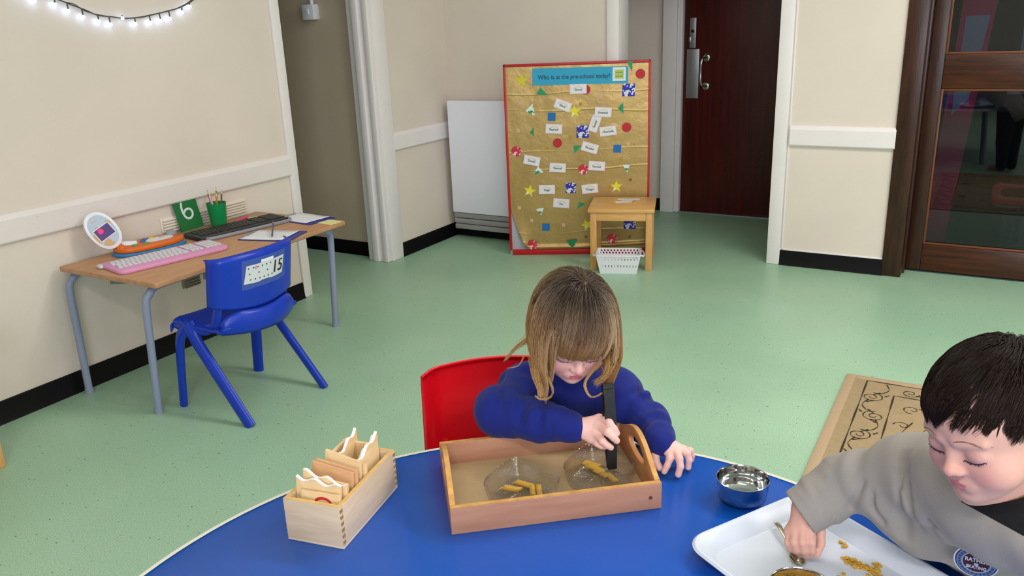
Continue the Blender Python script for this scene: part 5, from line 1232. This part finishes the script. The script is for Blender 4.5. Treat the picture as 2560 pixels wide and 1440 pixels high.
# hair: strands that run down from the crown, hang with gravity and lie over the skull
HAIRM = mat('hair_strands', '#a07a4c', .34, attr='tint', spec=.55)
def grow(hd, N, crown, grav, length, cutfn, seed, skull, rootlim, ds=.005, noise=.35, flow=.9, lift=.004, clump=40, gpow=.16, extra=None):
    rs = np.random.RandomState(seed); fr = hd.fr; cen, rad = npv(skull[0]), npv(skull[1])
    D_ = rs.normal(size=(N * 4, 3)); D_ /= np.linalg.norm(D_, axis=1, keepdims=True); D_ = D_[rootlim(D_)][:N]; n = len(D_)
    p = cen + D_ * rad * 1.0; layer = rs.rand(n) ** .7; off = .0025 + lift * layer
    G = npv(grav); cr = cen + npv(crown) * rad
    nrm = D_ / rad; nrm /= np.linalg.norm(nrm, axis=1, keepdims=True)
    v = p - cr; v -= nrm * (v * nrm).sum(1, keepdims=True); v /= np.maximum(np.linalg.norm(v, axis=1, keepdims=True), 1e-6)
    cl = rs.normal(size=(clump, 3)) * noise; ca = rs.normal(size=(clump, 3)); ca /= np.linalg.norm(ca, axis=1, keepdims=True); ci = np.argmax(D_ @ ca.T, 1)
    wob = cl[ci] + rs.normal(size=(n, 3)) * noise * .35
    steps = int(length / ds); path = [p.copy()]
    for k in range(steps):
        t = k / steps; q = (p - cen) / rad; qn = np.linalg.norm(q, axis=1); inside = qn < 1.0 + (off / rad.min()) * min(1, k / 4) + .001
        nr = (p - cen) / rad ** 2; nr /= np.linalg.norm(nr, axis=1, keepdims=True)
        w = (v * (1 - gpow) + G * gpow + wob * .035 * np.cos(3.0 * t + wob[:, :1] * 5))
        vin = (w * nr).sum(1, keepdims=True); near = (qn < 1.0 + (off / rad.min()) + .03)[:, None]; w = np.where(near & (vin < 0), w - nr * vin, w)
        v = w / np.maximum(np.linalg.norm(w, axis=1, keepdims=True), 1e-6); p = p + v * ds
        if extra is not None: p, v = extra(p, v, k / steps)
        q = (p - cen) / rad; qn = np.linalg.norm(q, axis=1); tgt = 1.0 + off / rad.mean() * min(1, (k + 1) / 4); fix = qn < tgt; p[fix] = cen + (q[fix] / qn[fix][:, None]) * rad * tgt[fix][:, None] if isinstance(tgt, np.ndarray) else p[fix]
        path.append(p.copy())
    A = np.stack(path, 1); out = []
    for i in range(n):
        c = cutfn(A[i], rs.rand(), layer[i]); out.append(resample(A[i][:max(3, c)], 14))
    A = np.stack(out).astype(F32)
    return A, rs, layer, ci
def clumped(A, ci, k):
    w = (np.linspace(0, 1, A.shape[1]) ** 1.4)[:, None] * k
    for c in np.unique(ci):
        m = np.where(ci == c)[0]; g = np.median(A[m], axis=0); A[m] = A[m] * (1 - w) + (g + (A[m][:, :1] - g[:1]) * .25) * w
    return A
def to_world(fr, A): return fr.O + fr.s * (A @ fr.R.T)
wd = Gh.fr.R.T @ npv((0, 0, -1))
SK = ((0, .010, .028), (.0765, .0925, .076))
def rl_g(D): return ~((D[:, 1] < -.62) & (D[:, 2] < .55)) & (D[:, 2] > -.55) & ~((D[:, 1] < -.25) & (D[:, 2] < .05))
def cut_g(a, r, l):
    x, y, z = a.T; L_ = len(a)
    fr_ = (y < -.046) & (np.abs(x) < .046 + .008 * (r - .5)) & (z < .012 + .022 * (r - .5))
    if fr_.any(): return int(np.argmax(fr_)) + 1
    lim = -.060 - .030 * r ** 1.5 - .015 * (y > 0)
    lo = z < lim
    return (int(np.argmax(lo)) + 1) if lo.any() else L_
def face_guard(p, v, t):
    # side hair stays beside the face, sweeps slightly inwards at the tips
    x, y, z = p.T; fr0 = (y < -.02) & (z > .0) & (z < .09) & (np.abs(x) < .065); v[fr0, 0] -= .034; x, y, z = p.T; tp = z < -.022; p[tp, 0] -= np.sign(p[tp, 0]) * .0014 * np.clip((np.abs(p[tp, 0]) - .05) / .02, 0, 1); p[tp, 1] += .0006 * (y[tp] < .02); x, y, z = p.T; low = (z < -.01) & (y < .0)
    mn = .056 + .012 * np.clip(-(z + .01) / .08, 0, 1); m = low & (np.abs(x) < mn) & (y < -.02) & (np.abs(x) > .035); p[m, 0] = np.sign(p[m, 0]) * (mn[m] * .5 + np.abs(p[m, 0]) * .5)
    cen, rad = npv(SK[0]), npv(SK[1]); q = (p - cen) / rad; qn = np.linalg.norm(q, axis=1); m = (qn > 1.13) & (y < -.02) & (z > -.02) & (np.abs(x) < .062); p[m] = cen + (q[m] / qn[m][:, None]) * rad * 1.13
    return p, v
A, rs, lay, ci = grow(Gh, 13000, (.18, .22, .96), wd, .30, cut_g, 11, SK, rl_g, noise=.24, lift=.011, gpow=.13, extra=face_guard, clump=170); A = clumped(A, ci, .62)
for i in range(len(A)):
    x, y, z = A[i].T; bad = (np.abs(x) < .0475) & (y < -.042) & (z < .004)
    if bad.any(): k = int(np.argmax(bad)); A[i] = resample(A[i][:max(2, k)], A.shape[1])
n = len(A); tt = np.linspace(0, 1, 14)[None, :, None]; zl = A[:, :, 2:3]
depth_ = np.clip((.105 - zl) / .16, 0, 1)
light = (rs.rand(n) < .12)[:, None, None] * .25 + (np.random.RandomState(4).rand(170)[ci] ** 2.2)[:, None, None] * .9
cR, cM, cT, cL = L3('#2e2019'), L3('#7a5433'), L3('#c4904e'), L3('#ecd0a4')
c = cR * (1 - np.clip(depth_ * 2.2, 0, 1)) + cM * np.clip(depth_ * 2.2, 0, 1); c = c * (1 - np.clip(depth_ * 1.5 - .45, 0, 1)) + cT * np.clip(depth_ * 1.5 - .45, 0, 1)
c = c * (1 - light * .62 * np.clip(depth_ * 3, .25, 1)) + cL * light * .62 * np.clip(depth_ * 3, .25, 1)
AW = to_world(Gh.fr, A); xr = np.random.RandomState(9)
LOCKS = [([[-.7364, 1.3465, .7682], [-.722, 1.3355, .7488], [-.7074, 1.3307, .729], [-.6982, 1.3244, .7142], [-.7022, 1.3126, .7053], [-.7171, 1.3031, .7036], [-.7262, 1.3002, .7101]], 26, .0022),
         ([[-.6282, 1.3967, .7637], [-.6391, 1.378, .7473], [-.6458, 1.3617, .7308], [-.6405, 1.3538, .7176], [-.6287, 1.3505, .7066], [-.6178, 1.3573, .7076], [-.6096, 1.3643, .7132]], 22, .0022),
         ([[-.7807, 1.3559, .7655], [-.7871, 1.3458, .7487], [-.7958, 1.339, .7444], [-.8077, 1.3316, .7433]], 10, .0012),
         ([[-.776, 1.392, .800], [-.797, 1.380, .784], [-.815, 1.366, .765], [-.8255, 1.357, .748]], 34, .0045),
         ([[-.7501, 1.3425, .7629], [-.7386, 1.3284, .7398], [-.7265, 1.3215, .7185], [-.7207, 1.3133, .7038]], 90, .0065),
         ([[-.6196, 1.4273, .7666], [-.6151, 1.4106, .7475], [-.6191, 1.3958, .7307], [-.6299, 1.3805, .7234]], 90, .0065)]
for pts_, n_, sp_ in LOCKS:
    g = resample(np.array([tuple(q) for q in catmull(pts_, 6)], F32), 14); o0 = xr.normal(size=(n_, 1, 3)) * sp_; o1 = xr.normal(size=(n_, 1, 3)) * sp_ * .5; u_ = np.linspace(0, 1, 14)[None, :, None]
    AW = np.concatenate([AW, (g[None] + o0 * (1 - u_) + o1 * u_).astype(F32)]); cc_ = (L3('#b98a50') * (1 - u_ * .5) + L3('#d8b27a') * u_ * .5) * (.75 + .4 * xr.rand(n_, 1, 1)); c = np.concatenate([c, cc_])
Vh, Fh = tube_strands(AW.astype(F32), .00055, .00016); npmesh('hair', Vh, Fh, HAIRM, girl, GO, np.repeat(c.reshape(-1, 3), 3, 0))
# under-layer that keeps the scalp covered
def cap_mesh(hd, name, skull, lim, m, parent, origin, grow_=.0):
    cen, rad = npv(skull[0]), npv(skull[1]) + grow_; nu, nv = 64, 28; P = []
    for j in range(nv + 1):
        for i in range(nu):
            a = 2 * PI * i / nu; th = lim(a) * j / nv; P.append(cen + rad * npv((math.sin(th) * math.cos(a), math.sin(th) * math.sin(a), math.cos(th))))
    Fc = np.array([[j * nu + i, j * nu + (i + 1) % nu, (j + 1) * nu + (i + 1) % nu, (j + 1) * nu + i] for j in range(nv) for i in range(nu)])
    o = npmesh(name, to_world(hd.fr, np.array(P, F32)), Fc[:, ::-1], m, parent, origin); return o
def lim_g(a):
    f = max(0, -math.sin(a)); return math.radians(118 - 62 * f ** 1.1)
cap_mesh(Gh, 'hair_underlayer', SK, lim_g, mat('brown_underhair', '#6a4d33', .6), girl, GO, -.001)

# black tweezers held in the fingers
tz = thing('tweezers', 'black plastic tweezers held upright over the right glass dish', 'tweezers', (-.584, 1.352, .547))
BP = mat('matt_black_plastic', '#131416', .45)
top_, tip_ = Vector((-.6005, 1.372, .724)), Vector((-.583, 1.3515, .5565)); ax_ = (top_ - tip_).normalized(); sd_ = Vector((.66, -.75, .1)); sd_ = (sd_ - ax_ * sd_.dot(ax_)).normalized(); nn_ = ax_.cross(sd_)
for s in (-1, 1):
    pts = []
    for k in range(15):
        u = k / 14; gap = .0115 * math.sin(PI * min(1, u * .80 + .06)) ** .8 * s if u < .93 else .0115 * math.sin(PI * min(1, .93 * .80 + .06)) ** .8 * s * max(0, (1 - u) / .07)
        pts.append(tip_ + ax_ * ((top_ - tip_).length * u) + sd_ * (gap * .50 + s * .0022))
    b = new()
    for k in range(14):
        pass
    hw = [.0088 + .0027 * min(1, k / 6) for k in range(15)]
    R_ = []
    for k, p in enumerate(pts):
        tn = .0024; ring = [p + nn_ * hw[k] + sd_ * tn, p + nn_ * hw[k] - sd_ * tn, p - nn_ * hw[k] - sd_ * tn, p - nn_ * hw[k] + sd_ * tn]; R_.append([b.verts.new(q - Vector((-.584, 1.352, .547))) for q in ring])
    for k in range(14):
        for j in range(4): b.faces.new((R_[k][j], R_[k][(j + 1) % 4], R_[k + 1][(j + 1) % 4], R_[k + 1][j]))
    b.faces.new(R_[0][::-1]); b.faces.new(R_[-1]); bmesh.ops.bevel(b, geom=b.edges[:], offset=.0006, segments=1, affect='EDGES'); obj('arm', b, BP, tz)
b = new(); R_ = []
for k in range(13):
    a = PI * k / 12; p = top_ + sd_ * (.0055 * math.cos(a)) + ax_ * (.0075 * math.sin(a) - .001); q = sd_ * math.cos(a) + ax_ * math.sin(a)
    R_.append([b.verts.new(p + nn_ * .0114 * e + q * f - Vector((-.584, 1.352, .547))) for e, f in ((1, .0022), (1, -.0022), (-1, -.0022), (-1, .0022))])
for k in range(12):
    for j in range(4): b.faces.new((R_[k][j], R_[k][(j + 1) % 4], R_[k + 1][(j + 1) % 4], R_[k + 1][j]))
b.faces.new(R_[0][::-1]); b.faces.new(R_[-1]); obj('spring_bend', b, BP, tz)
# ------------------------------------------------------------------ the child in grey
BO = (.11, 1.49, 0.0)
Bh = Head(head_frame((.050, 1.132, .907), (-.57, -.77, -.31), math.radians(9), 1.0))
bb_ = SDF(); bb_.add(head_prims(), Bh.fr)
bnk = Bh.fr.wor((0, .022, -.055))
B_N = arr(.060, 1.180, .778)
B_CH, B_PV = arr(.044, 1.346, .668), arr(.125, 1.500, .53)
bb_.add([cap(bnk, B_N, .038, .042, .02), cap(B_N, B_CH, .052, .086, .03), cap(B_CH, B_PV, .086, .088, .03)], k=.015)
B_RS, B_RE, B_RW = arr(-.046, 1.300, .718), arr(-.142, 1.308, .664), arr(-.194, 1.272, .622)
B_LS, B_LE, B_LW = arr(.140, 1.130, .755), arr(.225, 1.155, .655), arr(.235, 1.24, .575)
for sh, el, w_ in ((B_RS, B_RE, B_RW), (B_LS, B_LE, B_LW)):
    bb_.add([cap(B_N * .4 + B_CH * .6 + arr(0, 0, .05), sh, .045, .040, .02), cap(sh, el, .036, .030, .012), cap(el, w_, .029, .0225, .01)], k=.015)
legs = []
for s in (1, -1):
    hip = B_PV + arr(-.055 * s * .7, .055 * s * .7, -.02); kn = hip + arr(.005, .01, -.25); an = arr(hip[0] + .015, hip[1] + .015, .05)
    legs.append((hip, kn, an)); bb_.add([cap(hip, kn, .066, .046, .02), cap(kn, an, .045, .03, .015), cap(an, an + arr(-.085, -.085, -.028), .027, .020, .01)], k=.02)
bp_ = [arr(-.183, 1.254, .602), arr(-.194, 1.249, .602), arr(-.205, 1.247, .596), arr(-.214, 1.248, .587)]
bf_ = [[bp_[0], arr(-.1765, 1.2385, .583), arr(-.1745, 1.2395, .566), arr(-.1765, 1.246, .5535)], [bp_[1], arr(-.190, 1.233, .583), arr(-.187, 1.2345, .565), arr(-.186, 1.2425, .5520)],
       [bp_[2], arr(-.203, 1.2325, .579), arr(-.199, 1.234, .563), arr(-.195, 1.2425, .5525)], [bp_[3], arr(-.213, 1.235, .572), arr(-.209, 1.237, .560), arr(-.203, 1.243, .5545)],
       [arr(-.176, 1.270, .606), arr(-.1675, 1.263, .592), arr(-.1640, 1.256, .574), arr(-.1685, 1.2495, .5565)]]
for g, k in hand_groups(B_RW, bp_, bf_, rf=(.0076, .0070, .0060)): bb_.add(g, k=k)
lp2 = [B_LW + arr(-.035, -.012, -.012), B_LW + arr(-.040, -.002, -.012), B_LW + arr(-.040, .010, -.013), B_LW + arr(-.036, .020, -.015)]
for g, k in hand_groups(B_LW, lp2, [[p, p + arr(-.014, 0, -.003), p + arr(-.026, 0, -.012)] for p in lp2] + [[B_LW + arr(-.01, -.02, -.005), B_LW + arr(-.03, -.032, -.012)]]): bb_.add(g, k=k)
V, Fq = bb_.mesh((-.30, .98, 0.0), (.36, 1.64, 1.02), .0021); V = relax(V, Fq, 2, .4)
boy = npmesh('person', V, Fq, SKIN, None, BO, skin_col(V, [Bh], '#d6a596'))
tag(boy, 'child with short dark brown hair in grey pullover, picking tiny pasta from white tray', 'person')
lash_brow(Bh, boy, BO, LASHD, mat('dark_brow_hair', '#9a7565', .6), droop=.0022, lash_r=.0012)
GREYJ = mat('grey_heather_fleece', '#9b9590', .92, var=.13, vscale=900, bump=.05, bscale=1800, sheen=.1); BLACKJ = mat('black_fleece', '#0e0e12', .9, bump=.2, bscale=600)
bj = SDF()
bj.add([cap((.060, 1.195, .750), B_CH, .070, .108, .03), cap(B_CH, B_PV, .108, .110, .03), cap((-.030, 1.318, .668), B_CH, .088, .100, .03), cap((.01, 1.240, .742), (.10, 1.165, .752), .062, .060, .03)])
e1 = B_RE * .5 + B_RW * .5; e2 = B_RE * .16 + B_RW * .84; e3 = B_RE * -.06 + B_RW * 1.06
bj.add([cap((.02, 1.24, .740), B_RS, .064, .056, .03), cap(B_RS, B_RE + arr(0, 0, .002), .054, .0455, .02, wr=(.0040, 90, .3)), cap(B_RE + arr(0, 0, .002), e1, .047, .042, .015, wr=(.0035, 120, 1.6)), cap(e1, e2, .0440, .0435, .01, wr=(.0018, 150, .8)), cap(e2, e3, .0408, .0408, .002)], k=.025)
bj.add([cap((.10, 1.165, .745), B_LS, .062, .056, .03), cap(B_LS, B_LE, .055, .046, .02, wr=(.004, 100, 1.0)), cap(B_LE, B_LW, .045, .036, .015)], k=.025)
bj.add([cap(e2 * .8 + e3 * .2, e3 * 1.6 - e2 * .6, .0315, .0350, .002)], k=.002, op='sub')
bj.add([sph(e3 + (e3 - e2) / np.linalg.norm(e3 - e2) * .060, .064, .002)], k=.002, op='sub')
bj.add([cap(bnk + arr(0, 0, .012), B_N * .6 + bnk * .4, .044, .046, .004), cap(B_N * .6 + bnk * .4, B_N + arr(-.004, -.006, -.008), .046, .042, .004)], k=.006, op='sub')
crease(bj, (([(-.045, 1.262, .755), (-.040, 1.232, .715), (-.050, 1.222, .665), (-.045, 1.228, .625)], .0050), ([(-.018, 1.235, .755), (-.020, 1.215, .715), (-.032, 1.205, .665)], .0050), ([(.0, 1.215, .745), (-.005, 1.195, .70), (-.012, 1.190, .655)], .0040), ([(-.085, 1.285, .690), (-.080, 1.268, .670), (-.070, 1.255, .650)], .0045), ([(-.105, 1.27, .70), (-.118, 1.26, .675), (-.125, 1.262, .650)], .0035), ([(.005, 1.18, .70), (.035, 1.165, .685), (.075, 1.14, .68)], .0030)))
def fold2(P):
    x, y, z = P.T; u = .7 * x + .7 * y
    w_ = np.clip((np.linalg.norm(P - B_RW, axis=1) - .055) / .04, 0, 1) * np.clip((np.linalg.norm(P - B_N, axis=1) - .07) / .03, 0, 1)
    return (w_ * .0036 * np.sin(u * 60 - z * 34 + 1.8 * np.sin(z * 22 + x * 12)) * (.5 + .5 * np.sin(x * 22 - y * 18)) + w_ * .0016 * np.sin(x * 75 + z * 60)).astype(F32)
V, Fq = bj.mesh((-.30, .98, .38), (.36, 1.64, .90), .0024, fold2); V = relax(V, Fq, 2, .4)
# the black shoulder piece is its own part: faces above the seam plane
S1 = arr(.035, 1.124, .779); sn = arr(.348, .50, .79); sn /= np.linalg.norm(sn)
cenf = V[Fq].mean(1); blk = ((cenf - S1) @ sn > 0) & ((cenf - B_N) @ arr(.7, -.7, 0) > .006)
bv = np.intersect1d(np.unique(Fq[blk]), np.unique(Fq[~blk])); dv = (V[bv] - S1) @ sn; mv = np.abs(dv) < .004; V[bv[mv]] -= dv[mv][:, None] * sn
def sub_mesh(V, Fq, m):
    f = Fq[m]; u, inv = np.unique(f.ravel(), return_inverse=True); return V[u], inv.reshape(f.shape)
v1, f1 = sub_mesh(V, Fq, ~blk); npmesh('pullover', v1, f1, GREYJ, boy, BO)
if blk.any(): v1, f1 = sub_mesh(V, Fq, blk); o = npmesh('shoulder_panel', v1, f1, BLACKJ, boy, BO); o['label'] = 'black shoulder panel'
COLB = mat('pale_blue_collar', '#9fb0c8', .8); cl_ = SDF()
cc = B_N * .75 + bnk * .25; cax = (bnk - B_N) / np.linalg.norm(bnk - B_N); ca1 = np.cross(cax, arr(0, 1, 0)); ca1 /= np.linalg.norm(ca1); ca2 = np.cross(cax, ca1)
cl_.add([cap(cc + .042 * (math.cos(a) * ca1 + math.sin(a) * ca2), cc + .042 * (math.cos(a + .35) * ca1 + math.sin(a + .35) * ca2), .005, .005, .003) for a in np.arange(0, 2 * PI, .35)])
V, Fq = cl_.mesh(tuple(cc - .08), tuple(cc + .08), .002); npmesh('collar', V, Fq, COLB, boy, BO)
bt = SDF()
for hip, kn, an in legs: bt.add([cap(hip, kn, .076, .056, .02), cap(kn, an, .055, .042, .015)], k=.02)
V, Fq = bt.mesh((-.1, 1.25, .0), (.4, 1.72, .66), .006); npmesh('trousers', V, Fq, TRO, boy, BO)
# round patch on the chest
bpz, bnz = project(bj, (.056, 1.19, .645))
nz_ = (Vector(bnz) * .55 + Vector((-.05, -.75, .66)) * .45).normalized(); upv = Vector((-.10, .20, 1)); yv = (upv - nz_ * upv.dot(nz_)).normalized(); xv = yv.cross(nz_).normalized(); MBG = Matrix((xv, yv, nz_)).transposed().to_4x4(); MBG = MBG @ Matrix.Scale(.84, 4); MBG.translation = Vector(bpz) + nz_ * .0095
b = new(); PM = [mat('patch_' + k, c, .6) for k, c in (('white', '#c9cbe0'), ('navy', '#171f4c'), ('pale', '#8f9cc0'), ('steel', '#4a6490'), ('maroon', '#3a1020'))]
for i, (r, h) in enumerate(((.0345, .0), (.0322, .0005), (.0300, .0009), (.0290, .0013), (.0225, .0017))):
    lathe(b, [(0, h - .002), (r, h - .002), (r, h), (0, h)], 48, mi=i)
lathe(b, [(.0205, .0017), (.0212, .0022), (.0225, .0022), (.0230, .0014)], 48, mi=2)
pa = obj('round_patch', b, PM, boy); pa.matrix_local = T(-BO[0], -BO[1], 0) @ MBG
pa['label'] = 'round navy and maroon patch on the pullover front'
WI = mat('patch_ink', '#c3c6dd', .6)
for s_, sz, y, sx in (("I'D", .0065, .0135, 1.0), ('RATHER', .0115, .0052, .80), ('BE', .006, -.0035, 1), ('SKATING', .0095, -.0105, .78)): text('lettering', s_, sz, WI, pa, T(0, y, .0024) @ Rz(-.08), bold=.0003, sx=sx)
b = new()
for k in range(26):
    a = 2 * PI * k / 26; bx(b, -.0011, .0011, -.0016, .0016, .0012, .0019, M=Rz(a) @ T(0, .0258, 0))
obj('ring_marks', b, mat('patch_ring_ink', '#253763', .6), pa)
# short dark hair brushed forward from the crown
wdb = Bh.fr.R.T @ npv((0, 0, -1)); SKB = ((0, .011, .030), (.0735, .0905, .0735))
def rl_b(D): return ~((D[:, 1] < -.60) & (D[:, 2] < .52)) & ~((D[:, 1] < .05) & (D[:, 2] < -.05)) & (D[:, 2] > -.62) & ~((np.abs(D[:, 0]) > .8) & (D[:, 1] < .0) & (D[:, 2] < .12))
def cut_b(a, r, l):
    x, y, z = a.T; n = int((.040 + .028 * r + .018 * (y[0] < -.02)) / .004)
    fr_ = (y < -.050) & (z < .037 + .012 * (r - .5) + .009 * np.sin(x * 330 + 1.0))
    if fr_.any(): n = min(n, int(np.argmax(fr_)) + 1)
    sd2 = (np.abs(x) > .055) & (z < .004 + .012 * (r - .5)) & (y < .03)
    if sd2.any(): n = min(n, int(np.argmax(sd2)) + 1)
    return min(n, len(a))
def guard_b(p, v, t):
    fm = (p[:, 1] < .03) & (p[:, 2] > .0); v[fm, 0] -= .05 + .03 * np.sin(p[fm, 0] * 90)
    cen, rad = npv(SKB[0]), npv(SKB[1]); q = (p - cen) / rad; qn = np.linalg.norm(q, axis=1); m = qn > 1.075; p[m] = cen + (q[m] / qn[m][:, None]) * rad * 1.075; return p, v
A, rs, lay, ci = grow(Bh, 11000, (.05, .55, .83), wdb, .10, cut_b, 23, SKB, rl_b, ds=.004, noise=.75, lift=.0055, gpow=.035, extra=guard_b, clump=230); A = clumped(A, ci, .55)
n = len(A); tt = np.linspace(0, 1, 14)[None, :, None]; lt = rs.rand(n)[:, None, None]
c = L3('#0f0a09') * (1 - lt * .6) + L3('#2c1b14') * lt * .6; c = c * (1 - .35 * tt) + L3('#3a241a') * .35 * tt
Vh, Fh = tube_strands(to_world(Bh.fr, A), .00045, .00012); npmesh('hair', Vh, Fh, mat('dark_hair_strands', '#1d1410', .45, attr='tint', spec=.25), boy, BO, np.repeat(c.reshape(-1, 3), 3, 0))
def lim_b(a):
    f = max(0, -math.sin(a)); sd = abs(math.cos(a)); return math.radians(120 - 64 * f ** .9 - 26 * sd ** 4 * (1 - f))
cap_mesh(Bh, 'hair_underlayer', SKB, lim_b, mat('dark_underhair', '#1d1512', .6), boy, BO, .0005)
